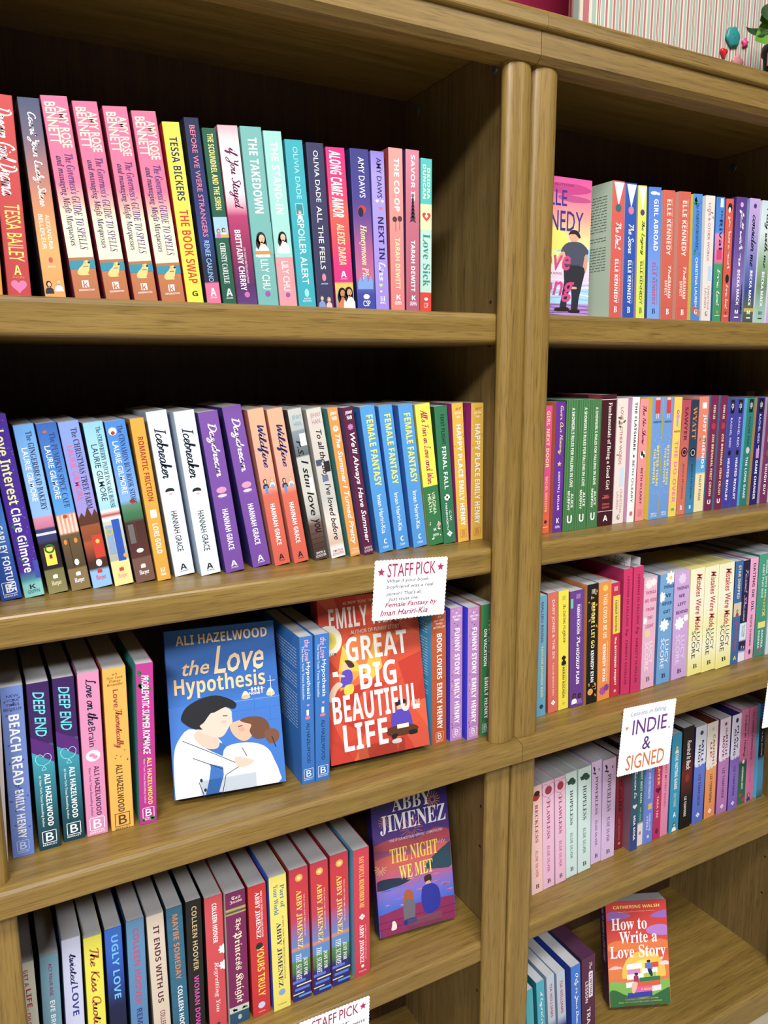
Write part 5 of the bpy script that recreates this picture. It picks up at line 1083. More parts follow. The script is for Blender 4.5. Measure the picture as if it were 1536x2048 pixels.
def draw_couple(pr):
    """a plain embracing couple in white coats against a laboratory bench"""
    pr.item('R 3474C8 .46 1 .0 1'); pr.item('R 5A94DC .47 .475 .3 1')
    for s in (.53, .61, .69): pr.item('R 2C68BC %.3f %.3f .55 1' % (s, s + .003))
    for s, w in ((.47, .76), (.53, .9), (.61, .82)): pr.item('R 2C68BC %.3f %.3f %.3f %.3f' % (s, s + .08, w, w + .006))
    for w, c in ((.66, 'E8B070'), (.89, 'E8C07A')):
        pr.item('R CFE4F4 .42 .45 %.3f %.3f' % (w + .018, w + .04)); blob(pr, [(.42, w + .015), (.42, w + .043), (.455, w + .07), (.465, w + .03), (.455, w - .01)], 'CFE4F4'); blob(pr, [(.44, w), (.44, w + .06), (.46, w + .06), (.462, w)], c)
    for i in range(4): pr.item('R DCEAF6 .40 .44 %.3f %.3f' % (.745 + i * .03, .76 + i * .03)); pr.item('R D8884A .42 .438 %.3f %.3f' % (.747 + i * .03, .758 + i * .03))
    pr.item('R DCEAF6 .41 .413 .72 .87')
    pr.item('R DCEAF6 .34 .47 .925 .93'); pr.item('R DCEAF6 .37 .373 .9 .97')
    def low(pr, pts, col, n=3):
        blob(pr, [(.11 + .92 * s, w) for s, w in pts], col, n)
    ln = pr.line
    def line(pts, wd, col):
        ln([(.11 + .92 * s, w) for s, w in pts], wd, col)
    # man's coat and arms
    low(pr, [(.60, .06), (.53, .16), (.57, .30), (.62, .42), (.70, .46), (.80, .42), (.999, .32), (.999, .01), (.8, .01), (.68, .02)], 'D6DBE4')
    low(pr, [(.62, .30), (.66, .46), (.74, .52), (.999, .40), (.999, .27), (.8, .33)], '2E6CB8')
    low(pr, [(.57, .20), (.54, .34), (.62, .42), (.68, .40), (.66, .28)], 'E2BBA6')
    # woman's coat
    low(pr, [(.68, .48), (.67, .66), (.71, .82), (.80, .90), (.999, .93), (.999, .42), (.86, .44), (.76, .44)], 'DDE2EA')
    low(pr, [(.60, .08), (.62, .2), (.70, .36), (.76, .5), (.81, .60), (.84, .57), (.80, .42), (.74, .22), (.69, .06)], 'E2E6ED')
    low(pr, [(.755, .55), (.775, .66), (.80, .72), (.825, .66), (.82, .57)], 'E6BFA8')
    for a, b in (((.60, .10), (.70, .34)), ((.70, .34), (.79, .55)), ((.82, .58), (.86, .46)), ((.86, .46), (.999, .41)), ((.72, .18), (.82, .44)), ((.7, .62), (.76, .66)), ((.88, .22), (.98, .26))):
        pr.k += 1; line([a, b], .006, ink('2A3040'))
    # heads: plain generic faces
    low(pr, [(.41, .24), (.46, .20), (.55, .24), (.61, .40), (.60, .47), (.55, .52), (.53, .55), (.49, .55), (.44, .54), (.40, .42)], 'EBC6B2')
    low(pr, [(.46, .10), (.39, .15), (.345, .28), (.335, .42), (.37, .54), (.41, .60), (.44, .57), (.42, .50), (.445, .40), (.45, .36), (.50, .30), (.52, .26), (.545, .28), (.53, .20), (.50, .14)], '1B1C22')
    low(pr, [(.545, .525), (.525, .57), (.52, .66), (.56, .72), (.63, .72), (.66, .66), (.645, .60), (.60, .545)], 'E6B092')
    low(pr, [(.52, .62), (.505, .70), (.52, .82), (.57, .88), (.63, .88), (.66, .82), (.65, .74), (.60, .70), (.56, .72), (.54, .66)], '6E4430')
    low(pr, [(.615, .84), (.605, .92), (.64, .97), (.69, .95), (.70, .88), (.66, .84)], '7A4C34')
    for a, b in (((.475, .47), (.478, .51)), ((.56, .60), (.556, .64)), ((.655, .90), (.73, .93))):
        pr.k += 1; line([a, b], .008, ink('30241E'))
    low(pr, [(.51, .45), (.505, .49), (.52, .50), (.525, .46)], 'EFB0A0')
    low(pr, [(.575, .60), (.565, .64), (.585, .66), (.595, .62)], 'EC9C86')
    pr.item('O 26303C .91 .24 .012 .016'); pr.item('O 26303C .97 .27 .012 .016')


def draw_facets(pr):
    rg = random.Random(12)
    cols = ['CE4222', 'C83A1E', 'D84A26', 'C4341E', 'DC5A30', 'D04A2E', 'BE301C']
    V = [[((j + (rg.uniform(-.35, .35) if 0 < j < 7 else 0)) / 7, (i + (rg.uniform(-.35, .35) if 0 < i < 5 else 0)) / 5) for j in range(8)] for i in range(6)]
    for i in range(5):
        for j in range(7):
            q = [V[i][j], V[i + 1][j], V[i + 1][j + 1], V[i][j + 1]]
            for tri in ((0, 1, 2), (0, 2, 3)) if rg.random() < .5 else ((0, 1, 3), (1, 2, 3)):
                T = [q[k] for k in tri]
                cs, cw = sum(t[0] for t in T) / 3, sum(t[1] for t in T) / 3
                near = math.hypot((cs - .42) * 1.5, cw - .42)
                c = rg.choice(['F2BE2C', 'F0B428', 'E87A30']) if near < .17 else (rg.choice(['EE9A30', 'E0642C', 'D84A26']) if near < .3 else rg.choice(cols))
                pr.mb.face([pr.P(*t) for t in T], ink(c))


def draw_readers(pr):
    """two small readers: one perched on a letter, one cross-legged at the foot"""
    blob(pr, [(.40, .20), (.40, .25), (.44, .27), (.46, .24), (.45, .20)], 'E8B898'); blob(pr, [(.385, .22), (.395, .28), (.43, .31), (.435, .26), (.405, .23)], '4A2C1C')
    blob(pr, [(.45, .19), (.45, .27), (.51, .28), (.545, .22), (.54, .14), (.51, .16)], '5A44B8')
    blob(pr, [(.51, .13), (.53, .18), (.56, .12), (.62, .07), (.61, .03), (.55, .06)], 'EDC0A4'); blob(pr, [(.46, .13), (.475, .2), (.485, .2), (.475, .12)], 'EDC0A4'); pr.item('R F4EEDC .445 .475 .09 .14')
    blob(pr, [(.54, .20), (.54, .28), (.59, .27), (.59, .19)], 'F0C828')
    blob(pr, [(.70, .70), (.695, .77), (.74, .78), (.76, .74), (.745, .70)], 'E8B898'); blob(pr, [(.69, .69), (.685, .78), (.71, .79), (.715, .73), (.72, .69)], '2A2220')
    blob(pr, [(.75, .66), (.75, .80), (.82, .84), (.87, .82), (.87, .66), (.82, .62)], '5640B4'); blob(pr, [(.85, .58), (.84, .70), (.85, .84), (.88, .90), (.905, .80), (.905, .66), (.89, .58)], '5A3018')
    pr.item('R F4E8C8 .835 .86 .68 .80'); blob(pr, [(.89, .62), (.89, .68), (.915, .66), (.915, .62)], '1E1A1E'); blob(pr, [(.885, .80), (.885, .88), (.91, .88), (.91, .80)], '1E1A1E')
    blob(pr, [(.925, .62), (.92, .70), (.945, .71), (.945, .63)], 'F0E4DC')


def draw_lake(pr):
    for s, w, c, n, r in ((.08, .80, 'E8A058', 16, .10), (.17, .16, 'D8904A', 14, .08), (.26, .50, 'D87050', 18, .15), (.44, .86, 'F4E4C0', 16, .09), (.50, .07, 'E8C890', 14, .08)):
        for i in range(n):
            t = 2 * math.pi * i / n
            pr.k += 0; pr.line([(s + .25 * r * math.sin(t) * .65, w + .25 * r * math.cos(t)), (s + r * math.sin(t) * .65, w + r * math.cos(t))], .006, ink(c))
    blob(pr, [(.33, .0), (.30, .3), (.34, .55), (.29, .8), (.33, 1.), (.38, 1.), (.40, .5), (.37, .0)], 'B84A5A')
    blob(pr, [(.44, .0), (.42, .25), (.45, .5), (.41, .8), (.43, 1.), (.47, 1.), (.50, .4), (.48, .0)], 'D8605A')
    blob(pr, [(.60, .0), (.585, .1), (.60, .3), (.625, .45), (.655, .3), (.66, .0)], '24304A')
    blob(pr, [(.57, .62), (.50, .75), (.44, .92), (.43, 1.), (.60, 1.), (.60, .8)], '2C4A5A')
    rg = random.Random(3)
    for i in range(22):
        s, w, L = rg.uniform(.62, .80), rg.uniform(0, .9), rg.uniform(.05, .2)
        pr.poly([(s, w), (s + .006, w + L * .5), (s, min(.99, w + L)), (s - .005, w + L * .5)], ink(rg.choice(['E88080', 'D86A90', '7A70D0', '4A78D8'])))
    blob(pr, [(.84, .0), (.83, 1.), (1., 1.), (1., .0)], '8C2458')
    pr.item('R 6A1844 .895 .9 0 1'); pr.item('R 6A1844 .945 .95 0 1')
    # two people and a small dog seen from behind
    def low(pr, pts, col):
        blob(pr, [(s + .075, w) for s, w in pts], col)
    low(pr, [(.63, .36), (.635, .43), (.68, .46), (.80, .41), (.80, .34), (.70, .33)], 'A8562E'); low(pr, [(.71, .33), (.71, .46), (.80, .47), (.86, .44), (.86, .33)], '6A6470'); low(pr, [(.845, .32), (.84, .46), (.875, .48), (.88, .33)], '2A2A78')
    low(pr, [(.56, .62), (.555, .70), (.60, .71), (.62, .66), (.60, .62)], '3A2420'); low(pr, [(.605, .63), (.60, .69), (.635, .69), (.635, .64)], 'D8A088')
    low(pr, [(.63, .60), (.625, .72), (.68, .80), (.80, .80), (.84, .70), (.83, .60), (.75, .56), (.67, .57)], '28309A')
    low(pr, [(.83, .17), (.83, .2), (.86, .22), (.89, .21), (.89, .15), (.86, .16)], 'F0DCD0')


def draw_beach(pr):
    blob(pr, [(.05, .4), (.04, .8), (.08, 1.), (.12, .7), (.10, .45)], 'C83A84'); blob(pr, [(.12, .6), (.13, .9), (.155, 1.), (.17, .75), (.15, .55)], 'C04A84')
    pr.item('O F6E25A .47 .52 .17 .17')
    blob(pr, [(.53, .5), (.49, .75), (.5, 1.), (.58, 1.), (.58, .5)], '8CCCE8'); blob(pr, [(.55, .2), (.52, .5), (.56, .72), (.61, .6), (.61, .2)], 'D8EC8A')
    for i in range(6):
        s = .735 + i * .025
        pr.k += 0; pr.line([(s + .008 * math.sin(w * 9 + i), w) for w in [q / 12 for q in range(13)]], .012, ink('8CC8EC' if i % 2 else 'E8F2FA'))
    pr.item('R B48AD0 .90 1 0 1')
    for i in range(5):
        s = .915 + i * .018
        pr.line([(s + .006 * math.sin(w * 7 + i * 2), w) for w in [q / 12 for q in range(13)]], .008, ink('9A6ABC'))
    # a standing figure in a dark shirt and jeans
    blob(pr, [(.395, .70), (.375, .77), (.395, .83), (.43, .83), (.45, .78), (.445, .73)], 'E0A888'); blob(pr, [(.40, .69), (.365, .74), (.37, .82), (.41, .86), (.42, .84), (.395, .79), (.395, .73)], '2E2420')
    blob(pr, [(.455, .70), (.45, .86), (.50, .97), (.54, .96), (.55, .92), (.64, .90), (.64, .66), (.55, .66), (.53, .60), (.49, .62)], '4A4E5E')
    blob(pr, [(.53, .60), (.53, .65), (.58, .64), (.60, .56), (.585, .54)], 'E0A888'); blob(pr, [(.54, .93), (.55, .97), (.66, .95), (.66, .90)], 'D89A7C')
    blob(pr, [(.63, .66), (.63, .92), (.75, .90), (.86, .86), (.95, .84), (.95, .76), (.86, .76), (.78, .74), (.86, .70), (.94, .68), (.94, .60), (.85, .62), (.74, .65)], '2C2C34')
    blob(pr, [(.775, .74), (.775, .82), (.79, .82), (.79, .74)], 'E0A888')
    blob(pr, [(.935, .54), (.925, .70), (.955, .72), (.955, .54)], '2A2022'); blob(pr, [(.945, .74), (.94, .86), (.965, .87), (.965, .72)], '2A2022')


def draw_stack(pr):
    blob(pr, [(.10, .02), (.09, .2), (.13, .4), (.16, .3), (.17, .02)], '9A62B8'); blob(pr, [(.15, .72), (.11, .85), (.10, 1.), (.17, 1.), (.165, .8)], '9A62B8'); blob(pr, [(.27, .65), (.235, .8), (.25, 1.), (.34, 1.), (.32, .7)], 'B878C8')
    blob(pr, [(.40, .02), (.37, .2), (.40, .5), (.37, .8), (.40, 1.), (.47, 1.), (.47, .02)], 'E87838')
    pr.ell(.70, .58, .36, .36, ink('F4C040'))
    pr.k += 1; pr.ell(.70, .58, .22, .22, ink('F8DC70'))
    blob(pr, [(.60, .85), (.585, .93), (.60, 1.), (.625, 1.), (.62, .85)], 'F6D4DC'); blob(pr, [(.63, .03), (.61, .12), (.635, .24), (.645, .03)], 'F0C0B8')
    blob(pr, [(.75, .0), (.735, .3), (.75, .6), (.735, 1.), (.82, 1.), (.82, .0)], 'E07848')
    blob(pr, [(.78, .0), (.77, .2), (.80, .5), (.77, .85), (.78, 1.), (.999, 1.), (.999, .0)], '7EB848')
    blob(pr, [(.86, .0), (.84, .1), (.90, .3), (.93, .6), (.86, .9), (.85, 1.), (.999, 1.), (.999, .0)], '2E6A3A')
    pr.k += 1
    for s, w0, w1, c in ((.60, .30, .55, 'F6F2F4'), (.60, .6, .82, 'D84A30'), (.655, .31, .52, 'D88AC0'), (.65, .55, .8, 'F4F0F0'), (.70, .30, .56, 'F4F0F4'), (.695, .58, .78, 'A8C840'), (.735, .5, .84, '2A7A4A'), (.775, .28, .46, 'F0F0F0'), (.775, .44, .84, 'E05A34'), (.82, .42, .85, 'E05AA8'), (.82, .7, .85, 'F4E4F0'), (.875, .3, .7, '3A3CA8')):
        pr.poly([(s, w0), (s - .008, w1), (s + .042, w1), (s + .05, w0)], ink(c)); pr.k += 1
    blob(pr, [(.575, .63), (.57, .68), (.59, .69), (.6, .65)], '3A2A24'); blob(pr, [(.60, .62), (.60, .70), (.66, .72), (.66, .64)], '5A78C0'); blob(pr, [(.66, .64), (.66, .7), (.72, .72), (.72, .68)], '2A2A50')
    blob(pr, [(.69, .42), (.685, .47), (.705, .48), (.71, .44)], '3A2A24'); blob(pr, [(.715, .41), (.715, .48), (.78, .48), (.78, .42)], 'A83064'); blob(pr, [(.78, .38), (.78, .47), (.87, .42), (.87, .37)], 'EBB8A0')


face_book((-0.4284, 0.0303, Z_DECK + 0.0115, -9.68, 15.99), 0.1415, 0.2100, 0.021, '2465B4@0,2465B4@.4,3474C8@.5,3474C8@1',
          ['T0'] and ['U b F2D4A0 .035 .095 .1 .93 ALI HAZELWOOD', 'U h F0C890 .19 .28 .14 .38 the', 'U h F2D0A0 .12 .29 .42 .88 Love', 'U b EEC48A .29 .42 .06 .88 Hypothesis', 'U s E8ECF4 .425 .445 .68 .82 A Novel'],
          '2A70C0', 'face-out blue novel with a kissing couple in white coats, leaning on an easel', draw_couple)
face_book((-0.2163, 0.0178, Z_DECK + 0.012, -4.52, 12.54), 0.1500, 0.2257, 0.030, 'CC3A20',
          ['U s F4D8C8 .03 .05 .25 .78 #1 NEW YORK TIMES BESTSELLER', 'U b F6E8E2 .065 .19 .1 .96 EMILY HENRY', 'U s F4D8C8 .21 .235 .3 .8 AUTHOR OF FUNNY STORY',
           'O F4ECD0 .255 .07 .14 .14', 'O F2D848 .255 .07 .085 .085', 'U b 4A4A40 .33 .345 .03 .14 CLUB', 'U b FFF6F2 .25 .40 .24 .86 GREAT', 'U b FFFFFF .425 .58 .35 .72 BIG', 'U b FFFFFF .595 .76 .06 .93 BEAUTIFUL', 'U b FFFFFF .775 .935 .14 .58 LIFE', 'U h F4C8B8 .70 .74 .84 .94 A NOVEL'],
          'C4301E', 'face-out orange-red faceted hardcover with huge white capitals, behind the staff card', lambda pr: (draw_facets(pr), draw_readers(pr)))
face_book((-0.1243, 0.0681, Z_S4 + 0.0095, -7.21, 11.34), 0.1320, 0.2128, 0.023, '2C2470@0,3A2A80@.15,5A3A8A@.3,9A4A78@.4,D0605A@.5,B85A80@.6,7A6AC8@.7,3E66CC@.82,3E66CC@1',
          ['U r F4F2FA .0 .105 .27 .78 ABBY', 'U r F4F2FA .125 .265 .10 .96 JIMENEZ', 'U s E8E0F0 .305 .325 .2 .9 "ONE OF OUR MUST-READ WRITERS." -COSMOPOLITAN', 'U r F6DC50 .375 .485 .2 .82 THE NIGHT', 'U r F6DC50 .515 .615 .3 .74 WE MET'],
          '2A246A', 'face-out purple sunset novel with a couple sitting by a lake', draw_lake)
face_book((0.0885, 0.0480, Z_S1 + 0.0022, -1.8, 0.6), 0.1360, 0.1960, 0.022, 'E2489A@0,EA6A9A@.12,F2A08A@.28,F6D890@.42,F4E6A0@.5,C8E0C0@.58,F0D8E4@.64,E8C4E4@.75,A8D4F0@.8,A8D4F0@1',
          ['U s 8A2A6A .045 .06 .1 .75 BESTSELLING AUTHOR', 'U s 3A2E8C .09 .20 .34 .66 ELLE', 'U s 3A2E8C .235 .375 .1 .89 KENNEDY', 'U h DC3A80 .50 .66 .2 .73 Love', 'U s A04A6A .675 .69 .46 .62 A NOVEL', 'U h DC3A80 .69 .89 .2 .79 Song'],
          'C83A84', 'face-out pink and yellow beach novel beside the upper right post', draw_beach)
face_book((0.3733, 0.0516, Z_S5 + 0.0145, -23.69, 14.41), 0.1237, 0.1978, 0.034, 'CC2E34@0,D23C34@.25,DC5034@.5,E87A3C@.65,E08040@1',
          ['U b F8D860 .035 .065 .12 .88 CATHERINE WALSH', 'U s F0B070 .09 .105 .2 .8 Bestselling author of Holiday Romance', 'U r F8F4F4 .155 .27 .08 .66 How to', 'U r F8F4F4 .285 .40 .2 .82 Write a', 'U r F8F4F4 .42 .57 .04 .95 Love Story', 'U b F6D040 .835 .855 .52 .72 A NOVEL', 'U s D8E060 .93 .94 .25 .8 A HUGELY ROMANTIC NOVEL', 'U s D8E060 .955 .965 .15 .85 FULL OF LAUGHTER AND LONGING'],
          '4A2444', 'thick face-out red and orange paperback alone on the right bottom deck', draw_stack, ['T b D8C8D8 .05 .6 .35 .65 HOW TO WRITE A LOVE STORY'])

# ---------------------------------------------------------------- clear easels
ACRYLIC, nt, b = new_mat('clear_acrylic')
nt.nodes.remove(b)
tr = nt.nodes.new('ShaderNodeBsdfTransparent')
tr.inputs['Color'].default_value = (0.95, 0.96, 0.965, 1)
gl = nt.nodes.new('ShaderNodeBsdfGlossy')
gl.inputs['Roughness'].default_value = 0.08
mxs = nt.nodes.new('ShaderNodeMixShader')
mxs.inputs[0].default_value = 0.06
nt.links.new(tr.outputs[0], mxs.inputs[1])
nt.links.new(gl.outputs[0], mxs.inputs[2])
nt.links.new(mxs.outputs[0], nt.nodes['Material Output'].inputs['Surface'])


def easel(pose, w, th, x0, label):
    x, y, z, yaw, tilt = pose
    r = empty('book_easel', (x, y, z), label, 'book stand', 'clear acrylic book easels', (-math.radians(tilt), 0, math.radians(yaw)))
    a, b_ = x0 - w / 2, x0 + w / 2
    m = MB(); m.box(a, b_, -0.0045, -0.0025, -0.0025, 0.019)
    m.build('lip', ACRYLIC, r)
    m = MB(); m.box(a, b_, -0.0025, th + 0.0035, -0.0025, -0.0005)
    m.build('ledge', ACRYLIC, r)
    m = MB(); m.box(a, b_, th + 0.0035, th + 0.0055, -0.0025, 0.11)
    m.build('back_plate', ACRYLIC, r)
    # strut reaching back to the shelf
    t = math.radians(tilt)
    base = min((Z_S5, Z_S4, Z_DECK, Z_S1), key=lambda q: abs(q + 0.01 - z))
    zf = ((th + 0.05) * math.sin(t) - (z - base) + 0.0006) / math.cos(t)
    m = MB()
    m.mesh([(a, th + 0.0055, 0.10), (b_, th + 0.0055, 0.10), (b_, th + 0.0055, 0.098), (a, th + 0.0055, 0.098),
            (a, th + 0.05, zf), (b_, th + 0.05, zf), (b_, th + 0.048, zf), (a, th + 0.048, zf)],
           [(0, 1, 2, 3), (4, 5, 6, 7), (0, 1, 5, 4), (3, 2, 6, 7), (0, 3, 7, 4), (1, 2, 6, 5)])
    m.build('strut', ACRYLIC, r)


easel((-0.4284, 0.0303, Z_DECK + 0.0115, -9.68, 15.99), 0.070, 0.023, -0.003, 'clear easel holding the face-out blue couple novel')
easel((-0.2163, 0.0178, Z_DECK + 0.012, -4.52, 12.54), 0.070, 0.033, 0.0, 'clear easel holding the face-out orange-red hardcover')
easel((-0.1243, 0.0681, Z_S4 + 0.0095, -7.21, 11.34), 0.060, 0.026, 0.010, 'clear easel holding the face-out lake sunset novel')
easel((0.3733, 0.0516, Z_S5 + 0.0145, -23.69, 14.41), 0.060, 0.037, -0.003, 'clear easel holding the face-out red and orange paperback')

# ---------------------------------------------------------------- hand-lettered cards
CARD = plain('white_card', 'F1F3F6', 0.8, 0.02, 40, 0.2)


def card(c00, c10, c01, y, label, items, hide=None):
    """scalloped card; c00 top left, c10 top right, c01 bottom left, in (x, z) on the plane y"""
    ex = Vector((c10[0] - c00[0], 0, c10[1] - c00[1]))
    w = ex.length
    ang = math.atan2(-(c10[1] - c00[1]), c10[0] - c00[0])
    dn = Vector((c01[0] - c00[0], 0, c01[1] - c00[1]))
    h = dn.length
    mid = Vector((c00[0], y, c00[1])) + ex / 2 + dn
    r = empty('shelf_card', mid, label, 'sign', 'hand-lettered shelf cards', (0, ang, 0))
    m = MB()
    pts = []
    n, k = int(w / 0.0052), int(h / 0.0052)
    amp = 0.0011
    for i in range(n * 4): t = i / (n * 4); pts.append((-w / 2 + w * t, h + amp * abs(math.sin(math.pi * n * t))))
    for i in range(k * 4): t = i / (k * 4); pts.append((w / 2 + amp * abs(math.sin(math.pi * k * t)), h - h * t))
    for i in range(n * 4): t = i / (n * 4); pts.append((w / 2 - w * t, -amp * abs(math.sin(math.pi * n * t))))
    for i in range(k * 4): t = i / (k * 4); pts.append((-w / 2 - amp * abs(math.sin(math.pi * k * t)), h * t))
    m.extrude(pts, 0.0, 0.0005, 'Y')
    m.v = [(x, yy, z) for x, yy, z in m.v]
    m.build('card', CARD, r)
    m = MB()
    pr = Print(m, w, h)
    for it in items:
        pr.item(it)
    m.build('lettering', INK, r, True, False)
    return r


PINK, GR, PUR, ORG = 'A82058', '6A6E78', '5A2A80', 'D8742A'
card((-0.2366, 1.0572), (-0.1255, 1.0498), (-0.2397, 0.9775), -0.0012, 'white scalloped card headed in crimson letters with two stars, above the orange-red hardcover',
     ['S B82458 .19 .085 .055', 'S B82458 .16 .91 .055', 'U s A82058 .055 .285 .17 .52 STAFF', 'U s A82058 .05 .27 .56 .84 PICK', 'U l 565A66 .32 .395 .17 .75 What if your book', 'U l 565A66 .42 .495 .17 .82 boyfriend was a real',
      'U l 565A66 .535 .61 .17 .66 person? That\'s all.', 'U l 565A66 .63 .705 .2 .62 Just trust me.', 'U h A82058 .715 .82 .16 .89 Female Fantasy by', 'U h A82058 .84 .94 .1 .76 Iman Hariri-Kia'])
card((0.1746, 0.7685), (0.2933, 0.7606), (0.1933 - 0.006, 0.6545), -0.0325, 'white scalloped card lettered in purple and orange on the right deck edge',
     ['U l 8AA0C8 .07 .155 .14 .82 Lessons in falling', 'U s 6A2A8C .2 .42 .2 .86 INDIE', 'U s 5A2A80 .48 .68 .42 .58 &', 'U s D8742A .72 .95 .14 .88 SIGNED', 'H E09060 .3 .09 .03', 'H E09060 .42 .92 .02'])
card((0.5425, 0.7665), (0.66, 0.7590), (0.5485, 0.6525), -0.0325, 'white scalloped card with no writing in view, cut off by the right frame edge', [])
card((-0.3640, 0.4195), (-0.2562, 0.4154), (-0.3600, 0.345), -0.0012, 'white scalloped card cut off by the bottom frame edge, with a crimson star',
     ['S B82458 .16 .91 .055', 'S B82458 .19 .085 .055', 'U s A82058 .055 .285 .17 .52 STAFF', 'U s A82058 .05 .27 .56 .84 PICK', 'U l 565A66 .34 .42 .5 .72 for', 'U l 565A66 .44 .53 .45 .95 enjoyment'])

# slips standing in the two tall magenta books
for (x, y0, y1, zt, lab, its) in ((0.2568, 0.030, 0.100, 0.9995, 'white list slip standing in the left tall magenta paperback', ['U s 4A4E58 .06 .12 .5 .8 BOOK', 'U b C8CCD8 .14 .24 .3 .9 LIST', 'U s 3A3E48 .28 .33 .1 .95 LESSONS IN FALLING']), (0.2772, 0.028, 0.100, 0.9945, 'plain white slip standing in the right tall magenta paperback', [])):
    r = empty('bookmark_slip', (x, (y0 + y1) / 2, 0.905), lab, 'bookmark', 'list slips in the tall magenta books', (0, 0, -math.pi / 2))
    w, h = y1 - y0, zt - 0.905
    m = MB(); m.box(-w / 2, w / 2, 0, 0.0004, 0, h)
    m.build('slip', CARD, r)
    if its:
        m = MB(); pr = Print(m, w, h)
        for it in its: pr.item(it)
        m.build('lettering', INK, r, True, False)

# ---------------------------------------------------------------- on top of the right bookcase
m, nt, b = new_mat('striped_cotton')
tc = nt.nodes.new('ShaderNodeTexCoord')
sx = nt.nodes.new('ShaderNodeSeparateXYZ')
nt.links.new(tc.outputs['Object'], sx.inputs[0])
ma = nt.nodes.new('ShaderNodeMath'); ma.operation = 'MULTIPLY'; ma.inputs[1].default_value = 1 / 0.0405
nt.links.new(sx.outputs['X'], ma.inputs[0])
fr = nt.nodes.new('ShaderNodeMath'); fr.operation = 'FRACT'
nt.links.new(ma.outputs[0], fr.inputs[0])
rp = nt.nodes.new('ShaderNodeValToRGB'); rp.color_ramp.interpolation = 'CONSTANT'
G_, R_, C_, D_ = '97AC9C', 'B0686C', 'D6CCB6', '9E4354'
seq = [(0, G_, .13), (0, C_, .05), (0, R_, .10), (0, C_, .05), (0, G_, .13), (0, C_, .04), (0, D_, .035), (0, C_, .02), (0, D_, .035), (0, C_, .04), (0, G_, .13), (0, C_, .05), (0, R_, .10), (0, C_, .05)]
pos = 0.0
els = rp.color_ramp.elements
first = True
for _, c, wd in seq:
    if first:
        els[0].position = 0; els[0].color = lin(c); first = False
    else:
        e = els.new(min(pos, 0.999)); e.color = lin(c)
    pos += wd
els[len(els) - 1].color = lin(C_)
nt.links.new(fr.outputs[0], rp.inputs['Fac'])
nt.links.new(rp.outputs['Color'], b.inputs['Base Color'])
b.inputs['Roughness'].default_value = 0.9
STRIPE = m

ZT = 1.7428
mb = MB()
nx, nz = 60, 24
X0, X1, H = 0.207, 0.735, 0.46
def cush(u, v, side):
    ex = min(1, min(u, 1 - u) / 0.06); ez = min(1, min(v, 1 - v) / 0.1)
    k = math.sqrt(max(0, 1 - (1 - ex) ** 2)) * math.sqrt(max(0, 1 - (1 - ez) ** 2))
    w = 0.002 * math.sin(u * 40) * math.exp(-v * 6) * (1 - u)
    return (X0 + (X1 - X0) * u, 0.155 + side * (0.006 + 0.030 * k) + w, ZT + 0.001 + H * v)
for side in (-1, 1):
    vs = [cush(i / nx, j / nz, side) for j in range(nz + 1) for i in range(nx + 1)]
    mb.mesh(vs, [(j * (nx + 1) + i, j * (nx + 1) + i + 1, (j + 1) * (nx + 1) + i + 1, (j + 1) * (nx + 1) + i) for j in range(nz) for i in range(nx)], smooth=True)
edge = [(i, 0) for i in range(nx)] + [(nx, j) for j in range(nz)] + [(i, nz) for i in range(nx, 0, -1)] + [(0, j) for j in range(nz, 0, -1)]
A = [cush(i / nx, j / nz, -1) for i, j in edge]; Bk = [cush(i / nx, j / nz, 1) for i, j in edge]
n = len(edge)
mb.mesh(A + Bk, [(i, (i + 1) % n, n + (i + 1) % n, n + i) for i in range(n)])
tag(mb.build('fabric_board', STRIPE), 'padded board in red, green and cream striped cotton on the right bookcase', 'board')


def clay(name, loc, pts, th, mat, label, cat, holes=()):
    m = MB()
    n = len(pts)
    rings = []
    for (sc, y) in ((0.8, -th), (1.0, -th * 0.7), (1.0, -th * 0.3), (0.85, 0.0)):
        rings += [(x * sc, y, z * sc) for x, z in pts]
    fs = []
    for r in range(3):
        fs += [(r * n + i, r * n + (i + 1) % n, (r + 1) * n + (i + 1) % n, (r + 1) * n + i) for i in range(n)]
    m.mesh(rings, fs + [tuple(range(n)), tuple(range(3 * n, 4 * n))], smooth=True)
    o = m.build(name, mat)
    o.location = loc
    tag(o, label, cat, 'clay charms pinned to the striped board')
    if holes:
        m = MB()
        for hx, hz in holes:
            v = [(hx + 0.0008 * math.cos(t), -th - 0.0001, hz + 0.0008 * math.sin(t)) for t in [2 * math.pi * i / 10 for i in range(10)]]
            m.mesh(v, [tuple(range(10))])
        m.build('button_hole', PINHOLE, o)
    return o


YB = 0.1185
hexa = [(0.0165 * (1 + 0.05 * math.cos(6 * t)) * math.cos(t + .25), 0.0158 * (1 + 0.07 * math.cos(6 * t)) * math.sin(t + .25)) for t in [2 * math.pi * i / 30 for i in range(30)]]
clay('clay_button', (0.5220, YB, 1.8572), hexa, 0.006, plain('teal_clay', '2A8584', 0.45, 0.06, 90), 'teal six-sided clay button pinned on the striped board', 'button', ((-0.002, 0.003), (0.001, -0.002)))
star = [((0.0085 if i % 2 == 0 else 0.0045) * math.sin(math.pi * i / 5), (0.0085 if i % 2 == 0 else 0.0045) * math.cos(math.pi * i / 5)) for i in range(10)]
clay('clay_star', (0.5548, YB, 1.8537), star, 0.005, plain('pink_clay', 'D8467C', 0.4, 0.05, 90), 'small bright pink clay star pinned on the striped board', 'charm')
heart = [(0.0078 * math.sin(t) ** 3, 0.0078 * (13 * math.cos(t) - 5 * math.cos(2 * t) - 2 * math.cos(3 * t) - math.cos(4 * t)) / 15) for t in [2 * math.pi * i / 28 for i in range(28)]]
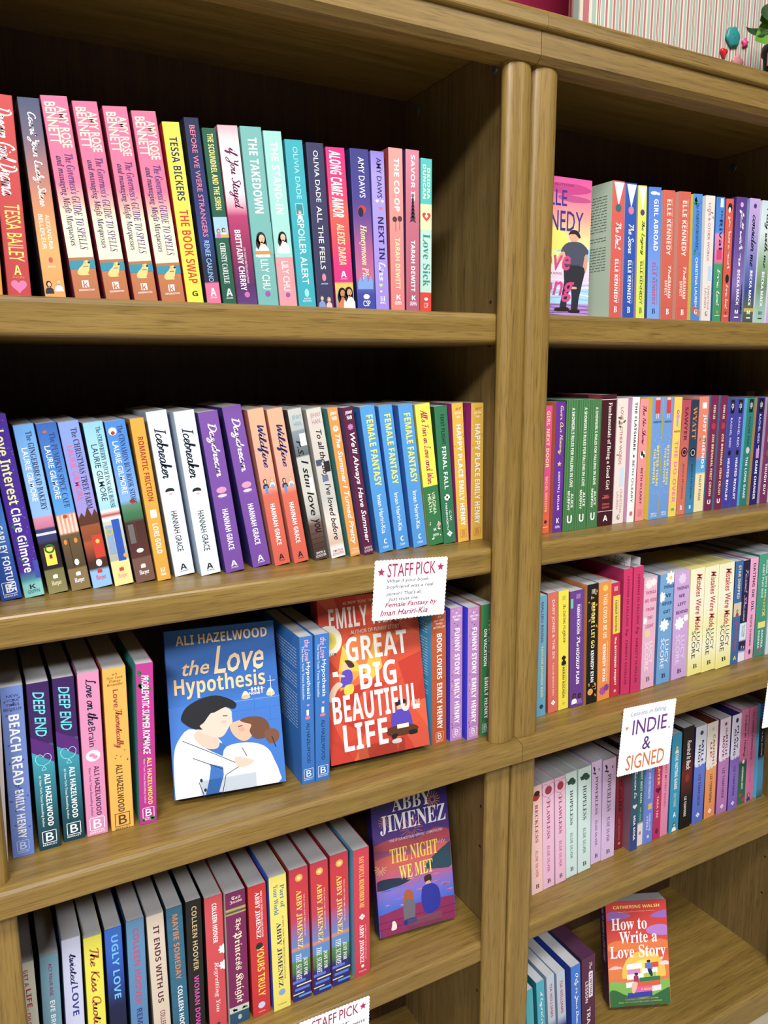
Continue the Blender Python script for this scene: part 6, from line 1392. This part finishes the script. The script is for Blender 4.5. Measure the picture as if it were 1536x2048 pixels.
clay('clay_heart', (0.5018, YB, 1.8295), heart, 0.006, plain('red_clay', 'C81C24', 0.35, 0.05, 90), 'small red clay heart pinned on the striped board', 'charm')
pet = [(0.0130 * (1 + 0.14 * math.cos(5 * t)) * math.sin(t), 0.0135 * (1 + 0.14 * math.cos(5 * t)) * math.cos(t)) for t in [2 * math.pi * i / 40 for i in range(40)]]
clay('clay_flower', (0.5388, YB, 1.8190), pet, 0.005, plain('dusty_pink_resin', 'D08A8C', 0.3, 0.05, 90), 'dusty pink flower-shaped charm low on the striped board', 'charm')

# trailing plant in a black pot
pl = empty('potted_plant', (0.572, 0.04, ZT), 'leafy green trailing plant in a black pot at the top right corner', 'plant')
m = MB()
n = 24
prof = [(0.034, 0.0), (0.042, 0.075), (0.045, 0.075), (0.045, 0.084), (0.040, 0.084), (0.038, 0.074)]
vs = [(r * math.cos(2 * math.pi * i / n), r * math.sin(2 * math.pi * i / n), z + 0.0005) for r, z in prof for i in range(n)]
m.mesh(vs, [(r * n + i, r * n + (i + 1) % n, (r + 1) * n + (i + 1) % n, (r + 1) * n + i) for r in range(len(prof) - 1) for i in range(n)] + [tuple(range(n)), tuple(range((len(prof) - 1) * n, len(prof) * n))], smooth=True)
m.build('pot', plain('black_pot', '141416', 0.4, 0.05, 50), pl)
m = MB(); m.box(-0.0475, -0.0445, -0.008, 0.008, 0.048, 0.068)
m.build('pot_tag', plain('pink_tag', 'C8507C', 0.6, 0.04, 50), pl)
LEAF = plain('green_leaf', '5E8C2C', 0.4, 0.3, 40)
LEAFD = plain('dark_green_leaf', '2E4A24', 0.45, 0.3, 40)
for (bx, by, bz, tx, ty, tz, wd, mt) in ((-0.022, 0.000, 0.118, -0.078, 0.010, 0.081, 0.019, LEAF), (-0.022, 0.000, 0.136, -0.070, 0.010, 0.112, 0.016, LEAF), (-0.030, 0.0, 0.135, -0.082, 0.0, 0.117, 0.015, LEAFD),
                                         (-0.05, 0.01, 0.100, -0.100, 0.012, 0.099, 0.007, LEAFD), (0.0, 0.0, 0.12, 0.04, -0.02, 0.15, 0.022, LEAF), (0.0, -0.02, 0.11, 0.03, -0.06, 0.09, 0.022, LEAF), (-0.01, 0.0, 0.14, -0.03, -0.03, 0.165, 0.016, LEAFD)):
    a, b2 = Vector((bx, by, bz)), Vector((tx, ty, tz))
    d = b2 - a
    side = d.cross(Vector((0.2, -1, 0.4))).normalized()
    nrm = side.cross(d).normalized()
    m = MB()
    N = 10
    L_, R2, Cc = [], [], []
    for i in range(N + 1):
        t = i / N
        ww = wd * (math.sin(math.pi * min(1, t ** 0.75)) ** 0.9) * (1 if t > 0 else 0)
        c = a + d * t - nrm * 0.010 * math.sin(math.pi * t)
        Cc.append(c); L_.append(c + side * ww + nrm * 0.004 * (ww / wd)); R2.append(c - side * ww + nrm * 0.004 * (ww / wd))
    for i in range(N):
        m.face([L_[i], L_[i + 1], Cc[i + 1], Cc[i]], (1, 1, 1, 1), True)
        m.face([Cc[i], Cc[i + 1], R2[i + 1], R2[i]], (1, 1, 1, 1), True)
    m.build('leaf', mt, pl)
    m = MB()
    st = [Vector((0, 0, 0.076)), Vector((bx * 0.5, by * 0.5, (bz + 0.10) / 2 + 0.01)), a]
    for p, q in zip(st, st[1:]):
        ax = (q - p).normalized(); u = ax.orthogonal().normalized(); w2 = ax.cross(u)
        vv = [p + (u * math.cos(t) + w2 * math.sin(t)) * 0.0012 for t in [2 * math.pi * i / 6 for i in range(6)]] + [q + (u * math.cos(t) + w2 * math.sin(t)) * 0.0012 for t in [2 * math.pi * i / 6 for i in range(6)]]
        m.mesh(vv, [(i, (i + 1) % 6, 6 + (i + 1) % 6, 6 + i) for i in range(6)])
    m.build('stem', LEAF, pl)

# a plain brown book pushed to the back at the right end of the second shelf
br = empty('book', (0.6945, 0.153, Z_S2 + 0.0002), 'brown book standing behind the others, right second shelf, by the side panel', 'book')
make_book(br, 0.026, 0.2046, 0.128, '6A4A28', [], {'L': '6A4A28'})
